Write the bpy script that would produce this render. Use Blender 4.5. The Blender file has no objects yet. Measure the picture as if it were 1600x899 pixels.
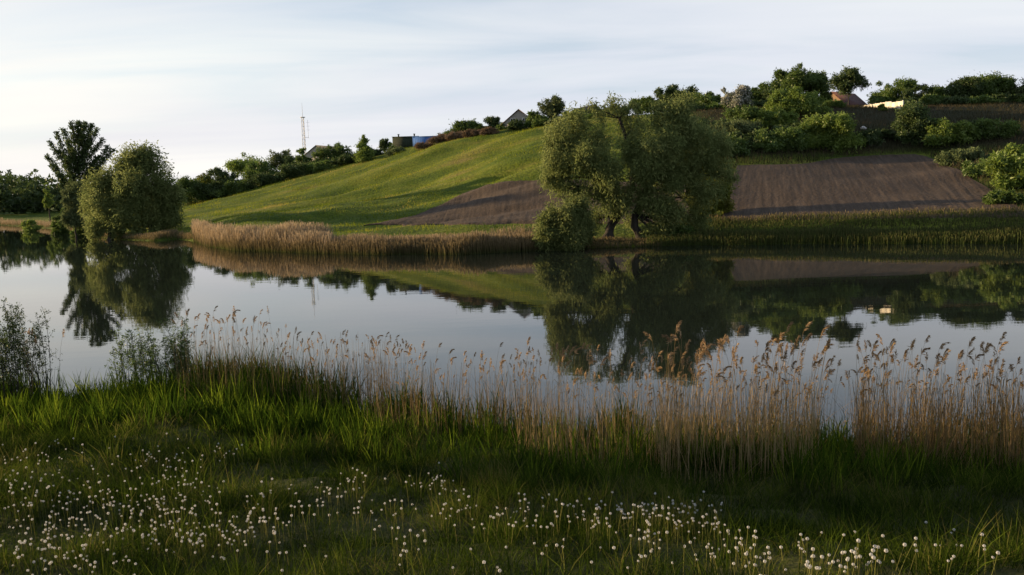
import bpy, math
import numpy as np
from mathutils import Vector, Matrix

R = math.radians
rng = np.random.default_rng(11)
scn = bpy.context.scene
COL = scn.collection

# ------------------------------------------------------------------ camera, sky, sun, exposure
F, CX, CY, CAMH = 1244.0, 800.0, 449.5, 5.0
PITCH, ROLL = math.atan(147.0 / F), 0.031
fwd = np.array([0, math.cos(PITCH), -math.sin(PITCH)])
up0 = np.array([0, math.sin(PITCH), math.cos(PITCH)])
rt0 = np.array([1.0, 0, 0])
CR = math.cos(ROLL) * rt0 - math.sin(ROLL) * up0
CU = math.sin(ROLL) * rt0 + math.cos(ROLL) * up0
cam_d = bpy.data.cameras.new('camera')
cam_d.sensor_width = 36.0
cam_d.lens = F / 1600 * 36
cam_d.clip_start, cam_d.clip_end = 0.1, 20000
cam = bpy.data.objects.new('camera', cam_d)
COL.objects.link(cam)
m = Matrix.Identity(4)
for i in range(3):
    m[i][0], m[i][1], m[i][2] = CR[i], CU[i], -fwd[i]
m[2][3] = CAMH
cam.matrix_world = m
scn.camera = cam

SUN_AZ, SUN_EL = R(-76), R(9.2)            # azimuth from +Y, clockwise positive
sdir = Vector((math.sin(SUN_AZ) * math.cos(SUN_EL), math.cos(SUN_AZ) * math.cos(SUN_EL), math.sin(SUN_EL)))
sun_d = bpy.data.lights.new('sun', 'SUN')
sun_d.energy = 5.0
sun_d.angle = R(0.6)
sun_d.color = (1.0, 0.72, 0.40)
sun = bpy.data.objects.new('sun', sun_d)
COL.objects.link(sun)
sun.rotation_euler = sdir.to_track_quat('Z', 'Y').to_euler()
sun.location = (-40, 0, 40)

wd = bpy.data.worlds.new('World')
scn.world = wd
wd.use_nodes = True
nt = wd.node_tree
N, L = nt.nodes, nt.links
N.clear()
wo = N.new('ShaderNodeOutputWorld')
bg = N.new('ShaderNodeBackground')
bg.inputs['Strength'].default_value = 0.10
sky = N.new('ShaderNodeTexSky')
sky.sky_type = 'NISHITA'
sky.sun_disc = False
sky.sun_elevation = SUN_EL
sky.sun_rotation = SUN_AZ
sky.altitude = 100
sky.air_density, sky.dust_density, sky.ozone_density = 1.0, 0.7, 2.6
# thin high cloud: direction projected on a flat layer, stretched noise
tc = N.new('ShaderNodeTexCoord')
sep = N.new('ShaderNodeSeparateXYZ')
L.new(tc.outputs['Generated'], sep.inputs[0])
def wmath(op, a, b=None, clamp=False):
    n = N.new('ShaderNodeMath'); n.operation = op; n.use_clamp = clamp
    for k, v in enumerate((a, b)):
        if v is None: continue
        if isinstance(v, (int, float)): n.inputs[k].default_value = v
        else: L.new(v, n.inputs[k])
    return n.outputs[0]
zc = wmath('ADD', wmath('MAXIMUM', sep.outputs['Z'], 0.0), 0.09)
px_ = wmath('DIVIDE', sep.outputs['X'], zc)
py_ = wmath('DIVIDE', sep.outputs['Y'], zc)
cmb = N.new('ShaderNodeCombineXYZ')
L.new(px_, cmb.inputs[0]); L.new(py_, cmb.inputs[1])
mp = N.new('ShaderNodeMapping')
mp.inputs['Rotation'].default_value = (0, 0, R(-14))
mp.inputs['Scale'].default_value = (0.35, 0.95, 1)
L.new(cmb.outputs[0], mp.inputs[0])
n1 = N.new('ShaderNodeTexNoise')
n1.inputs['Scale'].default_value = 1.1
n1.inputs['Detail'].default_value = 7
n1.inputs['Roughness'].default_value = 0.55
n1.inputs['Distortion'].default_value = 0.6
L.new(mp.outputs[0], n1.inputs['Vector'])
cr = N.new('ShaderNodeValToRGB')
cr.color_ramp.elements[0].position, cr.color_ramp.elements[0].color = 0.36, (0.16, 0.16, 0.16, 1)
cr.color_ramp.elements[1].position, cr.color_ramp.elements[1].color = 0.68, (0.46, 0.46, 0.46, 1)
L.new(n1.outputs['Fac'], cr.inputs[0])
# the veil thickens towards the horizon with the length of the path through it
tau = wmath('DIVIDE', cr.outputs[0], wmath('ADD', wmath('MAXIMUM', sep.outputs['Z'], 0.0), 0.02))
veil = wmath('SUBTRACT', 1.0, wmath('POWER', 2.718, wmath('MULTIPLY', tau, -1.0)))
# second, thicker band of grey stratus
n2 = N.new('ShaderNodeTexNoise')
n2.inputs['Scale'].default_value = 0.42
n2.inputs['Detail'].default_value = 5
L.new(mp.outputs[0], n2.inputs['Vector'])
cc = N.new('ShaderNodeValToRGB')
cc.color_ramp.elements[0].position, cc.color_ramp.elements[0].color = 0.36, (3.75, 3.74, 4.05, 1)
cc.color_ramp.elements[1].position, cc.color_ramp.elements[1].color = 0.64, (4.9, 4.75, 4.5, 1)
L.new(n2.outputs['Fac'], cc.inputs[0])
dt = N.new('ShaderNodeVectorMath'); dt.operation = 'DOT_PRODUCT'
dt.inputs[1].default_value = sdir[:]
L.new(tc.outputs['Generated'], dt.inputs[0])
glow = wmath('POWER', wmath('MAXIMUM', dt.outputs['Value'], 0.0), 2.0)
gm = N.new('ShaderNodeMix'); gm.data_type = 'RGBA'
gm.inputs[6].default_value = (0.95, 0.99, 1.05, 1); gm.inputs[7].default_value = (1.24, 1.17, 1.03, 1)
L.new(glow, gm.inputs[0])
cg = N.new('ShaderNodeMix'); cg.data_type = 'RGBA'; cg.blend_type = 'MULTIPLY'; cg.inputs[0].default_value = 1
L.new(cc.outputs[0], cg.inputs[6]); L.new(gm.outputs[2], cg.inputs[7])
mx = N.new('ShaderNodeMix'); mx.data_type = 'RGBA'
L.new(veil, mx.inputs['Factor'])
L.new(sky.outputs[0], mx.inputs[6]); L.new(cg.outputs[2], mx.inputs[7])
L.new(mx.outputs[2], bg.inputs['Color'])
L.new(bg.outputs[0], wo.inputs[0])

scn.view_settings.view_transform = 'Standard'
scn.view_settings.look = 'None'
scn.view_settings.exposure = 1.05
scn.view_settings.gamma = 1.0
scn.render.engine = 'CYCLES'
scn.cycles.max_bounces = 6
scn.cycles.transparent_max_bounces = 6
scn.cycles.use_denoising = True

# ------------------------------------------------------------------ geometry helpers
def unproj(px, py, depth):
    d = fwd + CR * (px - CX) / F + CU * (CY - py) / F
    d = d / d[1] * depth
    return np.array([d[0], depth, CAMH + d[2]])

def plane_hit(px, py, z=0.0):
    d = fwd + CR * (px - CX) / F + CU * (CY - py) / F
    t = (z - CAMH) / d[2]
    return np.array([d[0] * t, d[1] * t, z])

def hash2(ix, iy, s):
    h = (ix.astype(np.int64) * 374761393 + iy.astype(np.int64) * 668265263 + s * 1442695041) & 0x7fffffff
    h = ((h ^ (h >> 13)) * 1274126177) & 0x7fffffff
    h = h ^ (h >> 16)
    return (h & 0xffff) / 65535.0

def vnoise(x, y, s=0):
    ix, iy = np.floor(x), np.floor(y)
    fx, fy = x - ix, y - iy
    fx, fy = fx * fx * (3 - 2 * fx), fy * fy * (3 - 2 * fy)
    a, b = hash2(ix, iy, s), hash2(ix + 1, iy, s)
    c, d = hash2(ix, iy + 1, s), hash2(ix + 1, iy + 1, s)
    return (a * (1 - fx) + b * fx) * (1 - fy) + (c * (1 - fx) + d * fx) * fy

def sstep(t):
    t = np.clip(t, 0, 1)
    return t * t * (3 - 2 * t)

# shorelines
NSX = np.array([-200, -45, -29, -21, -17, -13.5, -11.5, -9, -6.5, -4.5, -2, 1, 4, 8, 14, 30, 200.])
NSY = np.array([40, 37, 31, 23, 22, 20.5, 20.8, 22.5, 21.5, 19, 17.2, 16, 15, 14.4, 14.2, 15, 22.])
shore_px = [(-700, 352), (-200, 352), (0, 352), (60, 356), (100, 360), (130, 366), (180, 374), (240, 377), (275, 374),
            (305, 377), (330, 386), (370, 391.5), (480, 396), (600, 398.5), (720, 397.5), (840, 392), (900, 388),
            (960, 386), (1100, 382.5), (1300, 381), (1600, 380), (2000, 372), (2600, 360)]
FS = np.array([plane_hit(a, b, 0.0) for a, b in shore_px])
def near_shore(X): return np.interp(X, NSX, NSY) + 0.5 * (vnoise(X * 0.9, X * 0 + 3.3, 5) - 0.5)
def far_shore(X):
    return np.interp(X, FS[:, 0], FS[:, 1]) + 1.2 * (vnoise(X * 0.25, X * 0 + 1.7, 9) - 0.5)

# far terrain: control points along sight columns, then a thin-plate surface
cols = {
    -600: [(340, 330), (330, 420)], -150: [(342, 290), (334, 360)], 60: [(345, 262), (333, 330), (331, 420)],
    160: [(365, 140), (350, 190), (336, 260), (330, 340)],
    250: [(362, 125), (345, 160), (330, 200), (322, 240), (319, 320)],
    400: [(366, 93), (352, 105), (330, 140), (310, 175), (294, 213), (288, 262)],
    550: [(352, 95), (330, 120), (300, 150), (275, 175), (258, 195), (255, 240)],
    700: [(350, 90), (320, 115), (280, 135), (245, 155), (222, 175), (221, 215), (250, 320)],
    850: [(348, 85), (315, 100), (280, 112), (240, 130), (206, 150), (206, 190), (245, 320)],
    1000: [(345, 80), (300, 98), (262, 112), (225, 135), (185, 155), (188, 200), (235, 330)],
    1150: [(343, 78), (300, 92), (258, 108), (220, 125), (180, 145), (178, 185), (230, 330)],
    1300: [(341, 74), (290, 92), (248, 115), (212, 128), (177, 142), (173, 180), (225, 330)],
    1440: [(341, 70), (290, 90), (241, 118), (207, 130), (177, 142), (174, 180), (222, 330)],
    1600: [(339, 67), (300, 80), (260, 95), (225, 115), (170, 140), (168, 178), (215, 330)],
    1900: [(335, 62), (290, 80), (240, 100), (170, 135), (180, 180), (215, 330)],
    2400: [(325, 62), (280, 80), (220, 105), (160, 140), (180, 190)],
}
CP = [unproj(px, py, dp) for px, lst in cols.items() for py, dp in lst]
CP += [np.array([x, y, 5.0]) for x in (-900, -300, 300, 900) for y in (900, 2000)]
CP = np.array(CP)
def tps(r2): return 0.5 * r2 * np.log(r2 + 1e-9)
_P = CP[:, :2] / 100.0
_d2 = ((_P[:, None] - _P[None]) ** 2).sum(-1)
_n = len(_P)
_A = np.zeros((_n + 3, _n + 3))
_A[:_n, :_n] = tps(_d2) + 0.002 * np.eye(_n)
_A[:_n, _n] = 1; _A[:_n, _n + 1:] = _P
_A[_n:, :_n] = _A[:_n, _n:].T
_W = np.linalg.solve(_A, np.concatenate([CP[:, 2], np.zeros(3)]))
def far_rbf(X, Y):
    sh = X.shape
    p = np.stack([X.ravel(), Y.ravel()], 1) / 100.0
    out = np.zeros(len(p))
    for i in range(0, len(p), 20000):
        q = p[i:i + 20000]
        d2 = ((q[:, None] - _P[None]) ** 2).sum(-1)
        out[i:i + 20000] = tps(d2) @ _W[:_n] + _W[_n] + q @ _W[_n + 1:]
    return out.reshape(sh)

def terrain(X, Y):
    X = np.atleast_1d(np.asarray(X, float)); Y = np.atleast_1d(np.asarray(Y, float))
    S = near_shore(X)
    t = (S - Y) / (S - 7.3)
    zn = np.where(Y < S, np.where(Y > 7.3, 1.4 * np.clip(t, 0, 1) ** 1.15, 1.4 + np.minimum((7.3 - Y) * 0.3, 2.0)),
                  -np.minimum((Y - S) * 0.15, 1.5))
    bump = 0.30 * (vnoise(X * 0.7, Y * 0.8, 1) - 0.5) + 0.12 * (vnoise(X * 2.1, Y * 2.1, 2) - 0.5)
    zn = zn + bump * np.clip((S - Y) / 2, 0, 1)
    S2 = far_shore(X)
    d = Y - S2
    zf = np.full(X.shape, -1.5)
    mk = d > -12
    if mk.any():
        xx, yy, dd = X[mk], Y[mk], d[mk]
        rb = np.clip(far_rbf(xx, yy), 0.3, 26)
        far = np.clip((yy - 500) / 600, 0, 1)
        rb = rb * (1 - far) + 5.0 * far
        big = 1.15 * (vnoise(xx * 0.055 + yy * 0.02, yy * 0.11, 3) - 0.5) + 0.5 * (vnoise(xx * 0.19, yy * 0.33, 4) - 0.5) \
            + 1.15 * (vnoise((xx * .93 + yy * .36) * .022, (yy * .93 - xx * .36) * .20, 14) - 0.5) \
            + 0.22 * (vnoise(xx * 0.42, yy * 0.8, 6) - 0.5)
        z = np.where(dd > 0, 0.35 * sstep(dd / 1.0) + (rb - 0.35) * sstep(dd / 9.0), np.maximum(dd * 0.25, -1.5))
        big = big * (1 - .75 * sstep((xx - 16) / 10))           # the worked ground on the right lies smoother
        z = z + big * sstep((dd - 6) / 14)
        zf[mk] = z
    return np.where(Y < 40, zn, zf)

def hit(px, py, y0=45.0, y1=400.0):
    """first point of the far terrain on the sight line"""
    ds = np.arange(y0, y1, 0.5)
    d = fwd + CR * (px - CX) / F + CU * (CY - py) / F
    P = (d / d[1])[None] * ds[:, None]
    P[:, 2] += CAMH
    g = terrain(P[:, 0], P[:, 1])
    k = np.nonzero(P[:, 2] <= g)[0]
    k = k[0] if len(k) else len(ds) - 1
    return np.array([P[k, 0], P[k, 1], g[k]])

def gz(x, y): return float(terrain(x, y)[0])

def make_mesh(name, verts, faces, mat, tone=None, smooth=False):
    """faces: (n,k) array; tone: per-vertex float"""
    me = bpy.data.meshes.new(name)
    verts = np.ascontiguousarray(verts, np.float32)
    fl = faces if isinstance(faces, list) else [faces]
    fl = [np.ascontiguousarray(f, np.int32) for f in fl if len(f)]
    me.vertices.add(len(verts))
    me.vertices.foreach_set('co', verts.ravel())
    nl = sum(f.size for f in fl); nf = sum(len(f) for f in fl)
    me.loops.add(nl); me.polygons.add(nf)
    me.loops.foreach_set('vertex_index', np.concatenate([f.ravel() for f in fl]))
    st, off = [], 0
    for f in fl:
        st.append(off + np.arange(len(f)) * f.shape[1]); off += f.size
    me.polygons.foreach_set('loop_start', np.concatenate(st).astype(np.int32))
    if smooth:
        me.polygons.foreach_set('use_smooth', np.ones(nf, bool))
    if tone is not None:
        a = me.attributes.new('tone', 'FLOAT', 'POINT')
        a.data.foreach_set('value', np.ascontiguousarray(tone, np.float32))
    me.materials.append(mat)
    me.update(calc_edges=True)
    me.validate()
    return me

def link(name, data, parent=None, loc=None):
    o = bpy.data.objects.new(name, data)
    COL.objects.link(o)
    if parent is not None: o.parent = parent
    if loc is not None: o.location = loc
    return o

def tag(o, label=None, cat=None, group=None, kind=None):
    if label: o['label'] = label
    if cat: o['category'] = cat
    if group: o['group'] = group
    if kind: o['kind'] = kind
    return o

class MB:
    """collects boxes, tubes and loose polygons into one mesh"""
    def __init__(s): s.v, s.f3, s.f4, s.t = [], [], [], []; s.n = 0
    def add(s, v, f, tone=None):
        v = np.asarray(v, float); f = np.asarray(f, int) + s.n
        s.v.append(v); s.n += len(v)
        (s.f3 if f.shape[1] == 3 else s.f4).append(f)
        s.t.append(np.full(len(v), 0.5) if tone is None else np.broadcast_to(np.asarray(tone, float), (len(v),)))
    def box(s, c, size, rz=0.0, tone=None):
        x, y, z = np.array(size) / 2
        v = np.array([[i, j, k] for k in (-z, z) for j in (-y, y) for i in (-x, x)])
        ca, sa = math.cos(rz), math.sin(rz)
        v = np.stack([v[:, 0] * ca - v[:, 1] * sa, v[:, 0] * sa + v[:, 1] * ca, v[:, 2]], 1) + np.array(c)
        s.add(v, [[0, 2, 3, 1], [4, 5, 7, 6], [0, 1, 5, 4], [2, 6, 7, 3], [0, 4, 6, 2], [1, 3, 7, 5]], tone)
    def tube(s, pts, rad, n=6, tone=None):
        pts = np.asarray(pts, float); rad = np.broadcast_to(rad, (len(pts),))
        vs = []
        tg = np.gradient(pts, axis=0)
        ref = np.array([0.31, 0.95, 0.05])
        for p, r, t in zip(pts, rad, tg):
            t = t / (np.linalg.norm(t) + 1e-9)
            a = np.cross(t, ref); a /= np.linalg.norm(a) + 1e-9
            b = np.cross(t, a)
            an = np.arange(n) * 2 * math.pi / n
            vs.append(p + r * (np.cos(an)[:, None] * a + np.sin(an)[:, None] * b))
        f = []
        for k in range(len(pts) - 1):
            for i in range(n):
                j = (i + 1) % n
                f.append([k * n + i, k * n + j, (k + 1) * n + j, (k + 1) * n + i])
        s.add(np.concatenate(vs), f, tone)
    def build(s, name, mat, parent=None, smooth=False):
        f = []
        if s.f3: f.append(np.concatenate(s.f3))
        if s.f4: f.append(np.concatenate(s.f4))
        return link(name, make_mesh(name, np.concatenate(s.v), f, mat, np.concatenate(s.t), smooth), parent)

# ------------------------------------------------------------------ materials
def new_mat(name):
    mt = bpy.data.materials.new(name); mt.use_nodes = True
    mt.node_tree.nodes.clear()
    out = mt.node_tree.nodes.new('ShaderNodeOutputMaterial')
    return mt, mt.node_tree.nodes, mt.node_tree.links, out

def ramp(nd, stops):
    r = nd.new('ShaderNodeValToRGB')
    e = r.color_ramp.elements
    e[0].position, e[0].color = stops[0][0], (*stops[0][1], 1)
    e[1].position, e[1].color = stops[-1][0], (*stops[-1][1], 1)
    for p, c in stops[1:-1]:
        x = e.new(p); x.color = (*c, 1)
    return r

def leaf_mat(name, stops, trans=0.35, gloss=0.0, hue_var=0.12, patch=0.0):
    """blade or leaf: diffuse + translucent; colour from a per-leaf tone"""
    mt, nd, lk, out = new_mat(name)
    at = nd.new('ShaderNodeAttribute'); at.attribute_name = 'tone'
    r = ramp(nd, stops)
    src = at.outputs['Fac']
    if patch:
        ge = nd.new('ShaderNodeNewGeometry')
        nz = nd.new('ShaderNodeTexNoise'); nz.inputs['Scale'].default_value = patch; nz.inputs['Detail'].default_value = 2
        lk.new(ge.outputs['Position'], nz.inputs['Vector'])
        a = nd.new('ShaderNodeMath'); a.operation = 'MULTIPLY_ADD'
        a.inputs[1].default_value = 1.6; a.inputs[2].default_value = -0.8
        lk.new(nz.outputs['Fac'], a.inputs[0])
        b = nd.new('ShaderNodeMath'); b.operation = 'ADD'; b.use_clamp = True
        lk.new(src, b.inputs[0]); lk.new(a.outputs[0], b.inputs[1])
        src = b.outputs[0]
    lk.new(src, r.inputs[0])
    oi = nd.new('ShaderNodeObjectInfo')
    mm = nd.new('ShaderNodeMapRange')
    mm.inputs['To Min'].default_value = 1 - hue_var; mm.inputs['To Max'].default_value = 1 + hue_var
    lk.new(oi.outputs['Random'], mm.inputs['Value'])
    hs = nd.new('ShaderNodeHueSaturation')
    lk.new(mm.outputs[0], hs.inputs['Value'])
    lk.new(r.outputs[0], hs.inputs['Color'])
    df = nd.new('ShaderNodeBsdfDiffuse'); tr = nd.new('ShaderNodeBsdfTranslucent')
    lk.new(hs.outputs[0], df.inputs[0]); lk.new(hs.outputs[0], tr.inputs[0])
    mx = nd.new('ShaderNodeMixShader'); mx.inputs[0].default_value = trans
    lk.new(df.outputs[0], mx.inputs[1]); lk.new(tr.outputs[0], mx.inputs[2])
    last = mx.outputs[0]
    if gloss:
        gl = nd.new('ShaderNodeBsdfGlossy'); gl.inputs['Roughness'].default_value = 0.45
        gl.inputs[0].default_value = (0.9, 0.95, 0.9, 1)
        m2 = nd.new('ShaderNodeMixShader'); m2.inputs[0].default_value = gloss
        lk.new(last, m2.inputs[1]); lk.new(gl.outputs[0], m2.inputs[2]); last = m2.outputs[0]
    lk.new(last, out.inputs[0])
    return mt

def solid_mat(name, col, rough=0.8, var=0.25, scale=3.0, bump=0.0, metal=0.0, stretch=(1, 1, 1), spec=0.3):
    mt, nd, lk, out = new_mat(name)
    bs = nd.new('ShaderNodeBsdfPrincipled')
    bs.inputs['Roughness'].default_value = rough
    bs.inputs['Metallic'].default_value = metal
    bs.inputs['Specular IOR Level'].default_value = spec
    tcx = nd.new('ShaderNodeTexCoord'); mpx = nd.new('ShaderNodeMapping')
    mpx.inputs['Scale'].default_value = stretch
    lk.new(tcx.outputs['Object'], mpx.inputs[0])
    nz = nd.new('ShaderNodeTexNoise'); nz.inputs['Scale'].default_value = scale; nz.inputs['Detail'].default_value = 6
    lk.new(mpx.outputs[0], nz.inputs['Vector'])
    c = np.array(col)
    r = ramp(nd, [(0.3, tuple(c * (1 - var))), (0.7, tuple(np.minimum(c * (1 + var), 1)))])
    lk.new(nz.outputs['Fac'], r.inputs[0]); lk.new(r.outputs[0], bs.inputs['Base Color'])
    if bump:
        bp = nd.new('ShaderNodeBump'); bp.inputs['Strength'].default_value = bump
        lk.new(nz.outputs['Fac'], bp.inputs['Height']); lk.new(bp.outputs[0], bs.inputs['Normal'])
    lk.new(bs.outputs[0], out.inputs[0])
    return mt

M = {}
M['bark'] = solid_mat('bark', (0.032, 0.027, 0.022), 0.95, 0.5, 4, 0.5, stretch=(1, 1, 0.25))
# foliage palettes
M['willow'] = leaf_mat('willow_leaf', [(0, (0.085, 0.115, 0.040)), (0.55, (0.165, 0.20, 0.070)), (1, (0.27, 0.29, 0.115))], 0.50, 0.0)
M['green'] = leaf_mat('green_leaf', [(0, (0.045, 0.078, 0.016)), (0.5, (0.085, 0.135, 0.028)), (1, (0.14, 0.19, 0.045))], 0.42, 0.02)
M['light'] = leaf_mat('light_leaf', [(0, (0.075, 0.12, 0.02)), (0.5, (0.13, 0.19, 0.033)), (1, (0.21, 0.26, 0.055))], 0.45, 0.02)
M['dark'] = leaf_mat('dark_leaf', [(0, (0.03, 0.052, 0.016)), (0.5, (0.058, 0.09, 0.027)), (1, (0.10, 0.13, 0.042))], 0.36, 0.02)
M['yellow'] = leaf_mat('yellow_leaf', [(0, (0.08, 0.10, 0.015)), (0.5, (0.14, 0.16, 0.03)), (1, (0.20, 0.19, 0.05))], 0.40)
M['brown'] = leaf_mat('brown_twig', [(0, (0.11, 0.07, 0.04)), (0.5, (0.18, 0.125, 0.08)), (1, (0.26, 0.19, 0.13))], 0.15)
M['blossom'] = leaf_mat('blossom', [(0, (0.08, 0.11, 0.05)), (0.45, (0.17, 0.19, 0.12)), (0.6, (0.38, 0.38, 0.33)), (1, (0.55, 0.54, 0.5))], 0.3)
M['pale'] = leaf_mat('pale_leaf', [(0, (0.06, 0.085, 0.035)), (0.5, (0.11, 0.14, 0.06)), (1, (0.17, 0.20, 0.10))], 0.35)
# grasses
M['grass'] = leaf_mat('grass_blade', [(0, (0.009, 0.018, 0.003)), (0.5, (0.025, 0.044, 0.006)), (0.85, (0.075, 0.105, 0.012)), (1, (0.13, 0.12, 0.035))], 0.42, 0.0, 0, 0.9)
M['shoot'] = leaf_mat('reed_shoot', [(0, (0.012, 0.028, 0.004)), (0.5, (0.042, 0.078, 0.007)), (1, (0.155, 0.205, 0.018))], 0.48, 0.0, 0)
M['dry'] = leaf_mat('dry_reed', [(0, (0.11, 0.075, 0.034)), (0.5, (0.22, 0.158, 0.075)), (1, (0.36, 0.275, 0.145))], 0.22, 0.0, 0.15)
M['plume'] = leaf_mat('reed_plume', [(0, (0.16, 0.105, 0.055)), (0.5, (0.28, 0.19, 0.105)), (1, (0.42, 0.31, 0.18))], 0.40, 0, 0.25)
M['meadow'] = leaf_mat('meadow_blade', [(0, (0.045, 0.085, 0.008)), (0.5, (0.16, 0.20, 0.013)), (0.8, (0.27, 0.265, 0.03)), (1, (0.34, 0.26, 0.09))], 0.45, 0, 0, 0.11)
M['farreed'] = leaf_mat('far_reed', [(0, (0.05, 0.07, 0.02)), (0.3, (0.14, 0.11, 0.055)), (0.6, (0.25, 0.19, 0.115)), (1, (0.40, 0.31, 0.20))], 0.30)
M['bankgrass'] = leaf_mat('bank_grass', [(0, (0.022, 0.028, 0.012)), (0.5, (0.045, 0.042, 0.024)), (1, (0.08, 0.062, 0.042))], 0.25, 0, 0, 0.08)

def ground_mat():
    mt, nd, lk, out = new_mat('ground_cover')
    bs = nd.new('ShaderNodeBsdfPrincipled'); bs.inputs['Roughness'].default_value = 0.95
    bs.inputs['Specular IOR Level'].default_value = 0.1
    ge = nd.new('ShaderNodeNewGeometry')
    mpx = nd.new('ShaderNodeMapping'); mpx.inputs['Scale'].default_value = (0.05, 0.13, 0.1)
    lk.new(ge.outputs['Position'], mpx.inputs[0])
    a = nd.new('ShaderNodeTexNoise'); a.inputs['Scale'].default_value = 1.0; a.inputs['Detail'].default_value = 8
    a.inputs['Roughness'].default_value = 0.62
    lk.new(mpx.outputs[0], a.inputs['Vector'])
    r = ramp(nd, [(0.30, (0.030, 0.058, 0.007)), (0.46, (0.068, 0.10, 0.010)), (0.60, (0.12, 0.14, 0.016)), (0.72, (0.17, 0.145, 0.04))])
    lk.new(a.outputs['Fac'], r.inputs[0])
    b = nd.new('ShaderNodeTexNoise'); b.inputs['Scale'].default_value = 2.6; b.inputs['Detail'].default_value = 6
    lk.new(ge.outputs['Position'], b.inputs['Vector'])
    rb = ramp(nd, [(0.3, (0.55, 0.55, 0.55)), (0.7, (1.25, 1.25, 1.25))])
    lk.new(b.outputs['Fac'], rb.inputs[0])
    mu = nd.new('ShaderNodeMix'); mu.data_type = 'RGBA'; mu.blend_type = 'MULTIPLY'; mu.inputs[0].default_value = 1
    lk.new(r.outputs[0], mu.inputs[6]); lk.new(rb.outputs[0], mu.inputs[7])
    at = nd.new('ShaderNodeAttribute'); at.attribute_name = 'tone'
    wd_ = nd.new('ShaderNodeMix'); wd_.data_type = 'RGBA'
    wd_.inputs[7].default_value = (0.030, 0.030, 0.014, 1)
    lk.new(at.outputs['Fac'], wd_.inputs[0]); lk.new(mu.outputs[2], wd_.inputs[6])
    lk.new(wd_.outputs[2], bs.inputs['Base Color'])
    bp = nd.new('ShaderNodeBump'); bp.inputs['Strength'].default_value = 0.8; bp.inputs['Distance'].default_value = 0.25
    lk.new(b.outputs['Fac'], bp.inputs['Height']); lk.new(bp.outputs[0], bs.inputs['Normal'])
    lk.new(bs.outputs[0], out.inputs[0])
    return mt

def soil_mat():
    mt, nd, lk, out = new_mat('ploughed_soil')
    bs = nd.new('ShaderNodeBsdfPrincipled'); bs.inputs['Roughness'].default_value = 0.95
    bs.inputs['Specular IOR Level'].default_value = 0.15
    at = nd.new('ShaderNodeAttribute'); at.attribute_name = 'tone'     # across the furrows, in metres
    ge = nd.new('ShaderNodeNewGeometry')
    nz = nd.new('ShaderNodeTexNoise'); nz.inputs['Scale'].default_value = 0.35; nz.inputs['Detail'].default_value = 3
    lk.new(ge.outputs['Position'], nz.inputs['Vector'])
    cx = nd.new('ShaderNodeCombineXYZ')
    lk.new(at.outputs['Fac'], cx.inputs[0])
    sp = nd.new('ShaderNodeSeparateXYZ'); lk.new(ge.outputs['Position'], sp.inputs[0])
    m1 = nd.new('ShaderNodeMath'); m1.operation = 'MULTIPLY'; m1.inputs[1].default_value = 0.03
    lk.new(sp.outputs['Y'], m1.inputs[0]); lk.new(m1.outputs[0], cx.inputs[1])
    st = nd.new('ShaderNodeTexNoise'); st.inputs['Scale'].default_value = 2.6; st.inputs['Detail'].default_value = 7
    st.inputs['Roughness'].default_value = 0.7
    lk.new(cx.outputs[0], st.inputs['Vector'])
    r = ramp(nd, [(0.34, (0.040, 0.029, 0.020)), (0.5, (0.064, 0.046, 0.032)), (0.66, (0.092, 0.067, 0.047))])
    lk.new(st.outputs['Fac'], r.inputs[0])
    cl = nd.new('ShaderNodeTexNoise'); cl.inputs['Scale'].default_value = 3.5; cl.inputs['Detail'].default_value = 6
    lk.new(ge.outputs['Position'], cl.inputs['Vector'])
    rb = ramp(nd, [(0.3, (0.7, 0.7, 0.7)), (0.7, (1.25, 1.22, 1.2))])
    lk.new(cl.outputs['Fac'], rb.inputs[0])
    mu = nd.new('ShaderNodeMix'); mu.data_type = 'RGBA'; mu.blend_type = 'MULTIPLY'; mu.inputs[0].default_value = 1
    lk.new(r.outputs[0], mu.inputs[6]); lk.new(rb.outputs[0], mu.inputs[7])
    lk.new(mu.outputs[2], bs.inputs['Base Color'])
    bp = nd.new('ShaderNodeBump'); bp.inputs['Strength'].default_value = 0.7; bp.inputs['Distance'].default_value = 0.12
    lk.new(cl.outputs['Fac'], bp.inputs['Height']); lk.new(bp.outputs[0], bs.inputs['Normal'])
    lk.new(bs.outputs[0], out.inputs[0])
    return mt

def water_mat():
    mt, nd, lk, out = new_mat('lake_water')
    bs = nd.new('ShaderNodeBsdfPrincipled')
    bs.inputs['Base Color'].default_value = (0.012, 0.016, 0.012, 1)
    bs.inputs['Roughness'].default_value = 0.015
    bs.inputs['IOR'].default_value = 1.333
    ge = nd.new('ShaderNodeNewGeometry')
    mpx = nd.new('ShaderNodeMapping'); mpx.inputs['Scale'].default_value = (0.6, 1.5, 1)
    lk.new(ge.outputs['Position'], mpx.inputs[0])
    a = nd.new('ShaderNodeTexNoise'); a.inputs['Scale'].default_value = 0.7; a.inputs['Detail'].default_value = 4
    lk.new(mpx.outputs[0], a.inputs['Vector'])
    bp = nd.new('ShaderNodeBump'); bp.inputs['Strength'].default_value = 0.12; bp.inputs['Distance'].default_value = 0.02
    lk.new(a.outputs['Fac'], bp.inputs['Height']); lk.new(bp.outputs[0], bs.inputs['Normal'])
    lk.new(bs.outputs[0], out.inputs[0])
    return mt
M['ground'], M['soil'], M['water'] = ground_mat(), soil_mat(), water_mat()

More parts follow.
